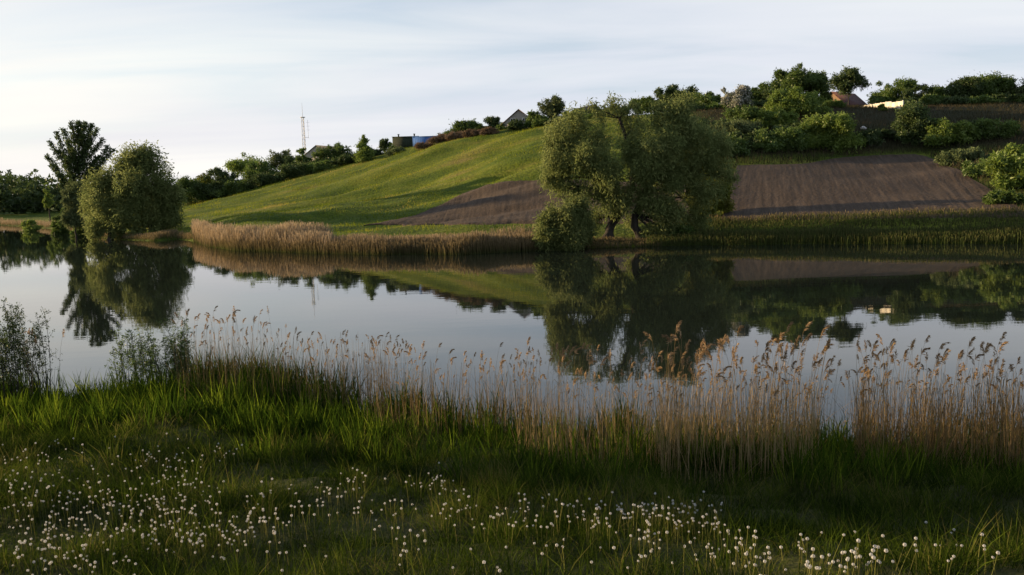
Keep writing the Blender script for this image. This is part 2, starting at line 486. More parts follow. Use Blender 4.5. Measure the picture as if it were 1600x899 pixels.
# ------------------------------------------------------------------ the setting: ground, water, fields
def axis(parts):
    a = np.concatenate([np.arange(*p) for p in parts]); return np.unique(np.round(a, 4))
gx = axis([(-20, 20, 0.5), (-130, -20, 1.5), (20, 75, 1), (75, 130, 2), (-300, -130, 10), (130, 300, 10), (-900, -300, 60), (300, 960, 60)])
gx = np.concatenate([[-9000, -5000, -2500, -1400], gx, [1500, 2500, 5000, 9000]])
gy = axis([(-8, 30, 0.5), (30, 58, 2), (58, 140, 1), (140, 250, 2), (250, 420, 10), (420, 1200, 60)])
gy = np.concatenate([[-3000, -800, -200, -60, -20], gy, [1400, 2500, 5000, 9000]])
GX, GY = np.meshgrid(gx, gy)
GZ = terrain(GX.ravel(), GY.ravel())
nx, ny = len(gx), len(gy)
idx = np.arange(nx * ny).reshape(ny, nx)
gf = np.stack([idx[:-1, :-1].ravel(), idx[:-1, 1:].ravel(), idx[1:, 1:].ravel(), idx[1:, :-1].ravel()], 1)
ground = link('ground', make_mesh('ground', np.stack([GX.ravel(), GY.ravel(), GZ], 1), gf, M['ground'], (sstep((GX.ravel() - 14) / 10) * sstep((GZ - 8.5) / 2) * sstep((GX.ravel() / np.maximum(GY.ravel(), 1) - .2) / .06)) * (GY.ravel() > 40) + .8 * (GY.ravel() < 40), True))
tag(ground, 'grassy banks and hillside meadow around the lake', 'ground', kind='structure')

wx = np.array([-1500, -300, -60, 60, 300, 1500.]); wy = np.array([10, 40, 150, 330.])
WX, WY = np.meshgrid(wx, wy)
wi = np.arange(WX.size).reshape(WX.shape)
wf = np.stack([wi[:-1, :-1].ravel(), wi[:-1, 1:].ravel(), wi[1:, 1:].ravel(), wi[1:, :-1].ravel()], 1)
water = link('water', make_mesh('water', np.stack([WX.ravel(), WY.ravel(), WX.ravel() * 0], 1), wf, M['water']))
tag(water, 'still lake mirroring the sky and the far bank', 'water', kind='structure')

def field(name, label, bottom, top, nu, nv, cover=0.10):
    bx, by = zip(*bottom); tx, ty = zip(*top)
    P = np.zeros((nv, nu, 3))
    for i, s in enumerate(np.linspace(0, 1, nu)):
        def at(xs, ys):
            q = np.linspace(0, 1, len(xs)); return np.interp(s, q, xs), np.interp(s, q, ys)
        P[0, i] = hit(*at(bx, by)); P[-1, i] = hit(*at(tx, ty))
    for e in (0, -1):                       # even out jumps where a swell hides the ground behind it
        q = np.pad(P[e, :, :2], ((12, 12), (0, 0)), 'edge')
        q = np.stack([np.median(q[k:k + 25], 0) for k in range(nu)])
        q = np.pad(q, ((4, 4), (0, 0)), 'edge')
        P[e, :, :2] = np.stack([q[k:k + 9].mean(0) for k in range(nu)])
    w = np.linspace(0, 1, nv)[:, None, None]
    P[:, :, :2] = P[0, :, :2][None] * (1 - w) + P[-1, :, :2][None] * w
    e = 0.5 * (vnoise(P[..., 0] * 0.7, P[..., 1] * 0.7, 31) - 0.5)
    P[0, :, 1] += e[0]; P[-1, :, 1] += 2 * e[-1]
    z = terrain(P[..., 0].ravel(), P[..., 1].ravel()).reshape(nv, nu)
    u = np.broadcast_to(np.linspace(0, 1, nu)[None], (nv, nu))
    width = np.linalg.norm(P[0, -1] - P[0, 0])
    ridge = 0.035 * (vnoise(u * width * 1.6, u * 0 + 2.2, 8) - 0.5) + 0.02 * (vnoise(u * width * 3.5, P[..., 1] * .2, 18) - 0.5)
    P[..., 2] = z + cover + ridge + 0.03 * (vnoise(P[..., 0] * 3, P[..., 1] * 3, 7) - 0.5)
    P[0, :, 2] -= .3; P[-1, :, 2] -= .3; P[:, 0, 2] -= .3; P[:, -1, 2] -= .3      # rim dips under the turf
    ii = np.arange(nu * nv).reshape(nv, nu)
    f = np.stack([ii[:-1, :-1].ravel(), ii[:-1, 1:].ravel(), ii[1:, 1:].ravel(), ii[1:, :-1].ravel()], 1)
    o = link(name, make_mesh(name, P.reshape(-1, 3), f, M['soil'], (u * width).ravel(), True))
    return tag(o, label, 'field', kind='structure')
field('ploughed_field', 'bare ploughed field below the dark bank, right of the willow',
      [(1122, 347), (1300, 346), (1480, 345), (1612, 343)],
      [(1150, 259), (1188, 258), (1226, 258), (1262, 256), (1300, 248), (1340, 244), (1380, 242), (1440, 240), (1500, 268), (1606, 335)], 260, 60)
field('ploughed_field', 'bare ploughed field at the meadow foot, behind and left of the willow',
      [(566, 354), (700, 353), (900, 352), (1096, 350)],
      [(572, 353.5), (650, 338), (694, 318), (735, 297), (788, 283), (850, 280), (920, 282), (1000, 285), (1050, 288), (1094, 293)], 260, 50)

# ------------------------------------------------------------------ trees and shrubs
def unit(v): return v / (np.linalg.norm(v, axis=-1, keepdims=True) + 1e-9)

def leaves(centres, outward, per, spread, ll, lw, droop, tone_c, r, tri=False):
    zs = 1.9 if droop > .25 else .8
    n = len(centres) * per
    c = np.repeat(centres, per, 0); o = np.repeat(outward, per, 0)
    sp = np.repeat(np.broadcast_to(spread, (len(centres),)), per)[:, None]
    p = c + r.normal(size=(n, 3)) * sp * np.array([1, 1, zs])
    ax = unit(o * 0.6 + r.normal(size=(n, 3)) * 0.7 + np.array([0, 0, -droop]))
    sd = unit(np.cross(ax, r.normal(size=(n, 3))))
    s = r.uniform(0.65, 1.35, (n, 1))
    a = ax * ll * s; b = sd * lw * s * 0.5
    if tri:                                  # far crowns: one triangle a leaf
        V = np.stack([p + b * 1.15, p + a * 1.05, p - b * 1.15], 1).reshape(-1, 3)
    else:
        V = np.stack([p, p + a * 0.5 + b, p + a, p + a * 0.5 - b], 1).reshape(-1, 3)
    kv = 3 if tri else 4
    Fq = np.arange(n * kv).reshape(n, kv)
    tone = np.clip(np.repeat(tone_c, per) * 0.6 + r.uniform(0, 0.4, n), 0, 1)
    return V, Fq, np.repeat(tone, kv)

def crown_mesh(lobes, nclus, per, ll, lw, mat, r, droop=0.2, spread=0.3, shell=0.4, sub=9):
    """every lobe breaks into smaller billows; leaf clusters sit in the shells of the billows"""
    lobes = np.asarray(lobes, float)          # x y z rx ry rz (density in 7th)
    dens = lobes[:, 6] if lobes.shape[1] > 6 else np.ones(len(lobes))
    S, W = [], []
    for l, dn in zip(lobes, dens):
        for _ in range(sub):
            d = unit(r.normal(size=3)); d[2] += 0.15
            q = r.uniform(.28, .60)
            c = l[:3] + d * l[3:6] * (1.06 - q) * r.uniform(.6, 1.18)
            S.append([*c, *(l[3:6] * q), ]); W.append(dn * l[3] * l[5] * q * q)
    S, W = np.array(S), np.array(W)
    k = r.choice(len(S), nclus, p=W / W.sum())
    d = unit(r.normal(size=(nclus, 3)))
    rad = r.uniform(0, 1, nclus) ** (shell + .15)
    c = S[k, :3] + d * rad[:, None] * S[k, 3:6]
    tw = r.uniform(0, 1, nclus) < .30            # twigs reaching out of the billow
    c = np.where(tw[:, None], S[k, :3] + d * np.array([1, 1, .8]) * r.uniform(.95, 1.5, nclus)[:, None] * S[k, 3:6], c)
    sp = np.minimum(spread, S[k, 3] * .55) * r.uniform(0.6, 1.2, nclus) * np.where(tw, .6, 1)
    bt = r.uniform(0, 1, len(S))
    V, Fq, t = leaves(c, d, per, sp, ll, lw, droop, np.clip(bt[k] * .55 + r.uniform(0, .45, nclus), 0, 1), r, sub < 9)
    return make_mesh('crown', V, Fq, mat, t)

def limb(mb, a, b, ra, rb, r, sag=0.12, n=6, sides=6):
    a, b = np.asarray(a, float), np.asarray(b, float)
    t = np.linspace(0, 1, n)[:, None]
    ln = np.linalg.norm(b - a)
    off = r.normal(size=3) * ln * sag * 0.5
    mid = (a + b) / 2 + off + np.array([0, 0, ln * sag * 0.6])
    p = (1 - t) ** 2 * a + 2 * t * (1 - t) * mid + t * t * b
    mb.tube(p, np.linspace(ra, rb, n), sides)
    return p

def tree(name, label, cat, base, lobes, mat, nclus, per=12, ll=0.3, lw=0.13, droop=0.2, spread=0.3,
         trunks=None, tr=0.2, group=None, seed=0, shell=0.4, bark='bark', fork=0.35, sub=9):
    """thing > trunk (with limbs), crown.  lobes and base in world space"""
    r = np.random.default_rng(seed + 1000)
    base = np.asarray(base, float)
    root = link(name, None, loc=base)
    root.empty_display_size = 0.5
    lb = np.asarray(lobes, float).copy(); lb[:, :3] -= base
    me = crown_mesh(lb, nclus, per, ll, lw, M[mat], r, droop, spread, shell, sub)
    mb = MB()
    zt = lb[:, 2].max()
    if trunks is None:
        cx, cy = lb[:, 0].mean(), lb[:, 1].mean()
        trunks = [[(0, 0, -0.3), (cx * 0.2, cy * 0.2, zt * fork * 0.5), (cx * 0.5, cy * 0.5, zt * fork), (cx * 0.9, cy * 0.9, zt * 0.75)]]
    else:
        trunks = [[np.asarray(q) - base for q in t] for t in trunks]
    nodes = []
    for t in trunks:
        t = np.asarray(t, float)
        q = np.linspace(0, len(t) - 1, 10)
        p = np.stack([np.interp(q, np.arange(len(t)), t[:, k]) for k in range(3)], 1)
        p[1:-1] += r.normal(size=(8, 3)) * tr * 0.25
        rr = tr * np.linspace(1, 0.3, 10); rr[0] *= 1.35
        mb.tube(p, rr, 8)
        nodes += [(a, b) for a, b in zip(p[3:], rr[3:])]
    for l in lb:
        best = min(nodes, key=lambda nb: np.linalg.norm(nb[0] - l[:3]) + (3 if nb[0][2] > l[2] + 0.2 else 0))
        pts = limb(mb, best[0], l[:3], best[1] * 0.6, max(best[1] * 0.15, 0.012), r, n=6 if sub > 8 else 4, sides=6 if sub > 8 else 4)
        for _ in range(3 if sub > 8 else 1):
            dd = unit(r.normal(size=3) + np.array([0, 0, 0.5]))
            limb(mb, pts[-2], l[:3] + dd * l[3:6] * 0.75, max(best[1] * 0.22, 0.015), 0.01, r, n=4 if sub > 8 else 3, sides=4 if sub > 8 else 3)
    mb.build('trunk', M[bark], root, True)
    link('crown', me, root)
    return tag(root, label, cat, group)

def auto_lobes(c, rad, n, r, size=0.5):
    """uneven crown: small lobes of many sizes spread through a rough ellipsoid"""
    c, rad = np.asarray(c, float), np.asarray(rad, float)
    n = int(n * 2.2)
    g = (rad[0] * rad[1] * rad[2]) ** (1 / 3)
    rl = min(rad[0], rad[2]) * 0.5 + 0.5 * g
    out = [np.concatenate([c - [0, 0, rad[2] * .15], rad * 0.55])]
    for i in range(n):
        d = unit(r.normal(size=3)); q = r.uniform(.35, 1.0) ** .6
        s = rl * size * r.uniform(0.3, 1.1)
        out.append(np.concatenate([c + d * np.maximum(rad - s * .45, 0.1) * q, np.array([s, s, s * .85])]))
    return np.array(out)

def px_tree(name, label, cat, px, depth, ptop, hw, mat, nclus, per=10, ll=0.38, lw=0.18, nl=8, low=0.12,
            seed=0, group=None, droop=0.1, spread=None, tr=None, size=0.5, pbase=None, shell=0.4, cone=False, fork=0.35):
    """tree standing on the far ground: its column, distance, top and half width as seen"""
    r = np.random.default_rng(seed)
    top = unproj(px, ptop, depth)
    x = top[0]
    zb = gz(x, depth)
    h = max(top[2] - zb, 1.2)
    rw = hw * depth / F
    cz = zb + h * (0.5 + low * 0.5); rz = h * (0.5 - low * 0.5)
    lobes = auto_lobes((x, depth, cz), (rw, rw * 0.9, rz), nl, r, size)
    if cone:
        lobes = []
        for k in range(nl):
            q = k / (nl - 1)
            z = zb + h * (low + (0.93 - low) * q)
            ww = rw * (1 - q) ** 0.7 * 0.75 + 0.12 * rw
            a = r.uniform(0, 6.28)
            lobes.append([x + math.cos(a) * rw * 0.25 * (1 - q), depth + math.sin(a) * rw * 0.25, z, ww, ww, h / nl * 0.9])
        lobes = np.array(lobes)
    else:
        k = lobes[:, 2] + lobes[:, 5] - (zb + h * 0.98)
        lobes[:, 2] -= np.maximum(k, 0)
        if low < .1:
            sk = [[x + rw * u, depth - rw * r.uniform(0, .5), zb + h * .16, rw * .36, rw * .36, h * .2] for u in (-.72, -.25, .25, .72)]
            lobes = np.concatenate([lobes, np.array(sk)])
    return tree(name, label, cat, (x, depth, zb - 0.1), lobes, mat, int(nclus * 1.42), per, ll * .92, lw * .92, droop,
                spread or max(0.25, rw * 0.16), tr=tr or max(0.05, 0.018 * h), group=group, seed=seed, shell=shell, fork=fork, sub=5)

# --- the big willow on the far bank
D = 73.5
def L3(px, py, rp, dd=0.0, dens=1.0, sq=1.0):
    p = unproj(px, py, D + dd); q = rp * 1.03 * (D + dd) / F
    return [p[0], p[1], p[2], q, q, q * sq, dens]
wl = [L3(885, 218, 34, 0, 1.2), L3(870, 255, 26, -.5), L3(902, 192, 24, 0.5), L3(878, 290, 25, 0, .7), L3(912, 250, 28, -1.5),
      L3(935, 225, 24, 1, .6), L3(945, 268, 34, -1.5), L3(962, 312, 30, -1, .8), L3(925, 305, 22, -.5, .7),
      L3(940, 182, 17, 1, .35), L3(972, 178, 20, 1.2, .4), L3(990, 200, 22, 1, .6), L3(1000, 240, 32, 0),
      L3(1045, 192, 33, .5, 1.1), L3(1062, 178, 22, .5), L3(1068, 222, 38, 0, 1.1), L3(1030, 232, 34, -2, 1.1), L3(1095, 250, 32, .5),
      L3(1058, 280, 38, -1), L3(1010, 278, 34, -2), L3(1020, 318, 28, -1.5, .8), L3(1088, 305, 30, 0, .8), L3(1112, 222, 20, .5, .8),
      L3(1122, 262, 18, .5, .7), L3(1045, 340, 28, -1, .8), L3(1078, 345, 20, 0, .6), L3(985, 345, 16, 1.5, .3), L3(1018, 362, 16, -1.2, .7), L3(1048, 364, 18, -1, .8), L3(1074, 366, 15, -.5, .7), L3(1098, 352, 18, 0, .7), L3(932, 342, 15, 0, .5), L3(905, 305, 20, .5, .6), L3(926, 168, 10, .5, .3), L3(958, 165, 12, 1, .35), L3(986, 168, 13, 1, .4), L3(1078, 164, 14, .5, .7), L3(1130, 235, 15, .5, .6), L3(1138, 278, 14, .5, .6), L3(1118, 295, 16, 0, .6), L3(856, 225, 14, 0, .6), L3(852, 280, 12, 0, .5), L3(1028, 170, 12, .8, .5)]
b1, b2 = unproj(944, 384, D - 1.2), unproj(1004, 381, D - .4)
for b in (b1, b2): b[2] = gz(b[0], b[1]) - 0.2
tree('willow_tree', 'big grey-green willow with two leaning dark trunks on the far bank', 'tree', (b1 + b2) / 2, wl, 'willow',
     9500, 11, 0.33, 0.08, 0.7, 0.24,
     trunks=[[b1, unproj(956, 352, D - .5), unproj(972, 318, D), unproj(945, 262, D), unproj(900, 225, D)],
             [b1, unproj(958, 350, D - .3), unproj(985, 312, D), unproj(992, 250, D + .5), unproj(968, 185, D + 1)],
             [b2, unproj(990, 348, D - .3), unproj(1002, 310, D), unproj(1035, 265, D), unproj(1055, 205, D)]],
     tr=0.42, seed=1, shell=0.5)
D = 69.0
tree('willow_bush', 'round drooping willow bush overhanging the water beside the big willow', 'bush',
     [*unproj(893, 388, 71)[:2], 0.1],
     [L3(880, 352, 34, 0), L3(862, 372, 22, -.5), L3(903, 335, 24, .5), L3(895, 372, 22, -.8), L3(860, 345, 16), L3(912, 358, 20, .5, .6), L3(882, 382, 18, -1)],
     'willow', 2800, 14, 0.32, 0.085, 0.6, 0.22, tr=0.12, seed=2, shell=0.5)
D = 121.0
tree('willow_tree', 'broad rounded willow on the left bank beside the tall spiky tree', 'tree', [*unproj(238, 372, 119)[:2], 0.1],
     [L3(205, 258, 25), L3(235, 262, 28), L3(180, 285, 26), L3(152, 300, 22, -1), L3(215, 300, 36, -2), L3(252, 302, 30), L3(165, 328, 28, -2),
      L3(200, 340, 26, -3), L3(245, 338, 28, -1), L3(270, 305, 18), L3(142, 322, 16), L3(152, 352, 16, -3), L3(222, 246, 14), L3(262, 335, 18), L3(185, 360, 13, -3), L3(148, 362, 13, -3), L3(214, 362, 12, -3), L3(252, 360, 15, -2), L3(272, 345, 15, -1)],
     'willow', 5600, 11, 0.44, 0.135, 0.6, 0.34,
     trunks=[[[*unproj(238, 372, 119)[:2], -.2], unproj(234, 350, 120), unproj(222, 320, 121), unproj(205, 270, 121)],
             [[*unproj(172, 372, 118)[:2], -.2], unproj(172, 345, 119), unproj(165, 320, 120)]], tr=0.4, seed=3, shell=0.5)
# --- tall tree with ascending limbs behind it
def spiky_tree(name, label, px, depth, ptop, pbase, limbs, mat, seed):
    r = np.random.default_rng(seed)
    base = unproj(px, pbase, depth); base[2] = gz(base[0], depth) - 0.1
    root = link(name, None, loc=base)
    mb = MB(); C, O, T = [], [], []
    top = unproj(px + 5, ptop + 25, depth) - base
    q = np.linspace(0, 1, 10)[:, None]
    tp = q * top + np.sin(q * 5) * np.array([[0.15, 0.1, 0]])
    mb.tube(tp, np.linspace(0.38, 0.06, 10), 8)
    for ex, ey, s in limbs:
        e = unproj(ex, ey, depth + r.uniform(-2.5, 2.5)) - base
        a = tp[min(9, int(s * 9))]
        p = limb(mb, a, e, 0.10, 0.02, r, 0.10, 8, 5)
        for t in np.linspace(0.25, 1.05, 26):
            k = t * 7; i = min(int(k), 6); c = p[i] + (p[i + 1] - p[i]) * (k - i)
            dirn = unit(p[-1] - p[0])
            for _ in range(4):
                C.append(c + r.normal(size=3) * (0.38 * (1.2 - t) + 0.06)); O.append(dirn + r.normal(size=3) * 0.4); T.append(r.uniform())
    V, Fq, t = leaves(np.array(C), unit(np.array(O)), 9, 0.17, 0.40, 0.16, -0.3, np.array(T), r)
    mb.build('trunk', M['bark'], root, True)
    link('crown', make_mesh('crown', V, Fq, M[mat], t), root)
    return tag(root, label, 'tree')
lim = [(76, 248, .42), (80, 226, .5), (90, 212, .55), (100, 207, .6), (112, 197, .7), (122, 194, .9), (132, 196, .9), (142, 198, .8), (150, 207, .7),
       (158, 222, .6), (166, 234, .55), (174, 238, .5), (84, 262, .4), (92, 275, .35), (96, 292, .3), (108, 225, .7), (128, 215, .9), (140, 225, .7),
       (150, 250, .5), (120, 250, .6), (105, 250, .5), (138, 270, .4), (115, 285, .35), (128, 240, .7), (95, 240, .5), (155, 270, .4), (145, 290, .35), (102, 305, .3)]
spiky_tree('ash_tree', 'tall dark tree with upswept spiky branches behind the left willow', 120, 142, 192, 350, lim, 'dark', 4)

k = 100
def T(*a, **kw):
    global k; k += 1
    kw.setdefault('seed', k)
    return px_tree(*a, **kw)
T('willow_tree', 'small pale willow leaning left of the broad left willow', 'tree', 111, 132, 284, 19, 'pale', 700, low=.14, ll=.4, lw=.15, droop=.3)
T('bush', 'round dark green bush on the shore left of the willows', 'bush', 90, 150, 322, 14, 'green', 500, low=0, nl=6)
T('bush', 'low dark bush at the foot of the tall spiky tree', 'bush', 126, 134, 342, 15, 'green', 400, low=0, nl=8)
T('bush', 'low pale bush on the reed spit at the far left', 'bush', 44, 175, 343, 16, 'light', 300, low=0, nl=5)
T('poplar_tree', 'slim pale green tree top in front of the far left wood', 'tree', 72, 240, 278, 7, 'light', 220, low=.2, nl=5)
# hedge of trees along the top of the meadow on the left
HG = 'hedge trees along the upper left edge of the meadow'
for px, dp, pt, hw, mt, nc, lb, low in [
    (296, 205, 278, 18, 'green', 500, 'green hedge tree just right of the broad left willow', 0),
    (318, 215, 270, 20, 'yellow', 420, 'yellowish hedge tree near the left end of the meadow hedge', 0),
    (345, 208, 262, 22, 'dark', 560, 'dark rounded hedge tree left of the taller loose one', 0),
    (377, 222, 238, 20, 'light', 430, 'taller loose light green tree rising from the left hedge', .2),
    (408, 212, 252, 22, 'green', 560, 'bushy green hedge tree midway along the left hedge', 0),
    (438, 225, 231, 17, 'pale', 330, 'airy pale tree left of the mast', .2),
    (456, 222, 243, 15, 'dark', 380, 'dark low hedge tree just left of the mast', 0),
    (471, 214, 229, 8, 'green', 230, 'small pointed tree at the foot of the mast', .05),
    (492, 214, 250, 24, 'dark', 560, 'broad dark bush right of the mast', 0),
    (524, 218, 224, 24, 'green', 600, 'rounded green tree before the grey gabled roof', 0),
    (548, 215, 240, 15, 'dark', 330, 'dark bush left of the bright conical tree', 0)]:
    T('hedge_tree', lb, 'tree', px, dp, pt - 1, hw * 1.5, mt, int(nc * 1.6), low=low, group=HG, ll=.45, lw=.22)
T('conical_tree', 'bright light green conical tree at the top of the meadow', 'tree', 567, 196, 212, 17, 'light', 620, low=.05, cone=True, nl=8, ll=.42)
T('bush', 'dark little tree left of the dark green shed', 'tree', 601, 205, 216, 9, 'dark', 260, low=.1)
T('bush', 'narrow bright green bush below the little dark tree', 'bush', 610, 196, 223, 6, 'light', 160, low=0, nl=5)
for px, pt, hw, lb in [(330, 292, 26, 'low dark bush under the left end of the hedge'), (372, 285, 28, 'low dark bush under the tall loose hedge tree'),
                       (420, 275, 28, 'low dark bush midway under the hedge'), (462, 263, 26, 'low dark bush under the mast'),
                       (505, 256, 24, 'low dark bush under the grey gabled roof'), (540, 250, 20, 'low bush at the right end of the hedge')]:
    T('hedge_bush', lb, 'bush', px, 206 - (px - 330) * 0.03, pt - 6, hw * 1.2, 'green' if px in (372, 505) else 'dark', 640, low=0, nl=9, ll=.42, group='low bushes under the hedge')
# ridge around the sheds and houses
T('bush', 'broad rounded bright green bush on the ridge right of the blue shed', 'bush', 722, 186, 186, 26, 'green', 620, low=.05, nl=9)
T('tree', 'small dark tree on the ridge left of the gabled house', 'tree', 770, 186, 181, 14, 'dark', 300, low=.2)
T('bush', 'yellowish bush between the small dark tree and gabled house', 'bush', 788, 180, 192, 12, 'green', 260, low=0)
T('bush', 'dark bush against the front left of the gabled house', 'bush', 806, 172, 187, 13, 'dark', 330, low=0)
T('tree', 'tall dark tree hiding the right half of the gabled house', 'tree', 832, 172, 171, 14, 'green', 420, low=.02)
T('tree', 'tall loose pale tree on the ridge left of the big willow', 'tree', 858, 172, 152, 22, 'pale', 520, low=.15)
for px, pt, hw, dp, lb in [(664, 226, 15, 182, 'brown leafless scrub just below the blue shed'), (690, 212, 19, 180, 'brown leafless scrub right of the blue shed'),
                           (714, 207, 17, 178, 'brown leafless scrub below the rounded green bush'), (740, 205, 16, 175, 'brown leafless scrub left of the yellowish bush'),
                           (765, 205, 13, 172, 'brown leafless scrub nearest the gabled house')]:
    T('scrub', lb, 'shrub', px, dp, pt, hw, 'brown', 480, low=0, nl=8, ll=.55, lw=.07, droop=-.5, group='brown scrub on the ridge')
for px, dp, pt, hw, mt, lb in [(748, 190, 194, 14, 'green', 'green bush between the rounded bush and small dark tree'), (845, 168, 180, 14, 'green', 'green bush at the foot of the tall loose pale tree'),
                               (695, 200, 204, 15, 'pale', 'pale bush left of the broad rounded bush'), (585, 200, 232, 14, 'dark', 'dark low bush right of the bright conical tree'), (872, 168, 184, 15, 'pale', 'pale bush against the left edge of the willow crown')]:
    T('bush', lb, 'bush', px, dp, pt, hw, mt, 420, low=0, nl=8)
T('bush', 'long low grey-green bush in front of the sheds', 'bush', 622, 190, 229, 20, 'pale', 300, low=0, nl=7)
# trees behind and right of the big willow
for px, dp, pt, hw, mt, nc, lb, low in [
    (905, 178, 178, 16, 'green', 320, 'tree behind the left crown of the big willow', .1),
    (950, 176, 176, 22, 'dark', 420, 'dark tree seen through the thin top of the big willow', .1),
    (1010, 172, 160, 22, 'green', 420, 'green tree top showing behind the middle of the big willow', .1),
    (1054, 172, 140, 24, 'dark', 620, 'dark round treetop rising behind the right of the big willow', .1),
    (1105, 165, 152, 22, 'green', 480, 'dark green tree left of the blossoming tree', .05),
    (1186, 168, 140, 17, 'green', 380, 'green tree right of the blossoming tree', .1),
    (1250, 172, 110, 31, 'green', 1000, 'broad tall tree on the ridge left of the brick house', .2),
    (1212, 165, 145, 18, 'dark', 380, 'dark tree left of the large light green tree', .05),
    (1288, 172, 150, 8, 'green', 260, 'small tree at the left wall of the brick house', .05),
    (1374, 182, 150, 12, 'pale', 200, 'small tree behind the pale wall', .1),
    (1400, 178, 129, 25, 'green', 600, 'rounded tree rising behind the pale wall', .05),
    (1441, 172, 140, 22, 'dark', 480, 'dark tree right of the pale wall end', .05),
    (1472, 170, 143, 15, 'green', 320, 'lower tree in the row right of the pale wall', .05),
    (1508, 168, 127, 25, 'dark', 640, 'dark tall tree in the row on the right skyline', .05),
    (1556, 168, 122, 25, 'green', 640, 'tallest green tree near the right end of the skyline', .05),
    (1592, 166, 126, 20, 'pale', 480, 'tree cut by the right edge of the skyline', .05)]:
    T('ridge_tree', lb, 'tree', px, dp, pt - 9, hw * 1.5, mt, int(nc * 2.0), low=low, ll=.42, lw=.2, group='trees along the ridge')
for px, dp, pt, hw, mt, lb in [
    (880, 168, 190, 18, 'dark', 'dark hedge bush just left of the willow crown on the ridge'), (930, 168, 186, 22, 'green', 'hedge bush behind the left of the willow crown'),
    (1075, 160, 168, 24, 'dark', 'dark hedge bush behind the right of the willow crown'), (1128, 158, 165, 22, 'green', 'hedge bush under the left side of the blossoming tree'),
    (1172, 156, 160, 20, 'dark', 'dark hedge bush under the right side of the blossoming tree'), (1300, 150, 162, 14, 'green', 'low bush before the left corner of the brick house'),
    (1425, 156, 150, 20, 'dark', 'dark hedge bush at the right end of the pale wall'), (1458, 156, 152, 22, 'green', 'green hedge bush right of the pale wall end'),
    (1490, 154, 150, 22, 'dark', 'dark hedge bush below the dark tall skyline tree'), (1530, 154, 148, 24, 'green', 'green hedge bush between the two tallest right trees'),
    (1572, 154, 148, 24, 'dark', 'dark hedge bush near the right end of the ridge'), (1610, 152, 146, 22, 'green', 'hedge bush cut by the right edge on the ridge')]:
    T('ridge_bush', lb, 'bush', px, dp, pt + [4, -6, 1, -3, 6][px % 5], hw * 1.15, mt, 620, low=0, nl=9, ll=.38, lw=.19, group='hedge bushes along the ridge')
T('blossoming_tree', 'whitish blossoming tree on the ridge right of the big willow', 'tree', 1152, 150, 133, 28, 'blossom', 900, 9, .3, .2, low=.15, nl=10)
T('tree', 'large light green tree below the broad ridge tree', 'tree', 1243, 142, 136, 46, 'light', 1500, low=.05, nl=13, ll=.36)
T('lone_tree', 'lone dark tree with bare trunk before the brick house', 'tree', 1327, 156, 105, 27, 'dark', 700, low=.24, nl=9, fork=.45, tr=.16)
# shrubs on the bank
for px, dp, pt, hw, mt, nc, lb in [
    (1150, 126, 190, 30, 'pale', 700, 'pale shrub on the bank below the blossoming tree'),
    (1180, 120, 214, 24, 'dark', 520, 'dark shrub low on the bank above the field corner'),
    (1214, 119, 206, 28, 'green', 760, 'rounded green shrub at the upper edge of the right field'),
    (1292, 121, 184, 30, 'light', 900, 'bright leafy shrub at the field edge below the brick house'),
    (1335, 124, 215, 22, 'dark', 420, 'dark shrub right of the bright leafy shrub'),
    (1432, 124, 164, 20, 'dark', 720, 'tall dark shrub on the bank below the pale wall end'),
    (1480, 122, 192, 25, 'light', 700, 'light shrub above the right corner of the field'),
    (1515, 124, 196, 18, 'dark', 420, 'dark shrub between two lighter ones on the right bank'),
    (1548, 122, 194, 26, 'green', 640, 'green shrub on the right bank near the edge'),
    (1508, 104, 240, 24, 'pale', 520, 'low pale shrub beside the right slope of the field'),
    (1545, 92, 256, 26, 'green', 560, 'low green shrub halfway down the field edge'),
    (1592, 82, 236, 30, 'light', 900, 'large light green shrub at the right edge of the picture'),
    (1100, 132, 192, 30, 'dark', 600, 'dark shrub on the bank behind the right edge of the willow'),
    (1250, 130, 206, 26, 'dark', 520, 'dark shrub under the large light green tree'),
    (1375, 128, 222, 26, 'dark', 520, 'low dark shrub in the middle of the bank'),
    (1130, 116, 216, 24, 'green', 520, 'green shrub above the left corner of the right field'),
    (1165, 136, 176, 26, 'green', 560, 'green shrub high on the bank below the blossoming tree'),
    (1205, 134, 180, 24, 'light', 560, 'light shrub high on the bank left of the large light green tree'),
    (1570, 74, 318, 18, 'green', 320, 'small shrub at the lower right corner of the field')]:
    T('bank_shrub', lb, 'shrub', px, dp, pt - 8, hw * 1.55, mt, int(nc * 1.35), low=0, nl=10, ll=.34, lw=.17, group='shrubs on the bank')
T('tree', 'yellow-green tree close behind the right of the big willow', 'tree', 1108, 82, 262, 34, 'yellow', 1300, low=.05, nl=11, ll=.3, lw=.14)
T('bush', 'low dark bush at the water right of the big willow trunks', 'bush', 1060, 72.5, 352, 22, 'green', 500, low=0, nl=7, ll=.26, lw=.11)

# far-off wood at the left: reads as one mass
r = np.random.default_rng(77)
wood = []
for _ in range(150):
    px = r.uniform(-420, 330)
    dp = r.uniform(300, 420)
    pt = (272 if px < 120 else 285) + r.uniform(-6, 12) + (dp - 300) * 0.02
    if px > 230: pt += 10
    p = unproj(px, pt, dp); zb = gz(p[0], dp); h = p[2] - zb
    rw = r.uniform(4, 7.5)
    wood.append([p[0], dp, zb + h * 0.5, rw, rw, h * 0.5])
    wood.append([p[0] + r.normal() * 3, dp - 3, zb + h * 0.25, rw * 1.2, rw, h * 0.35])
w_o = link('wood', crown_mesh(np.array(wood), 14000, 8, 1.3, 0.75, M['dark'], r, 0.1, 0.8, 0.45, 4))
tag(w_o, 'dark distant wood along the far shore at the left', 'wood', kind='stuff')

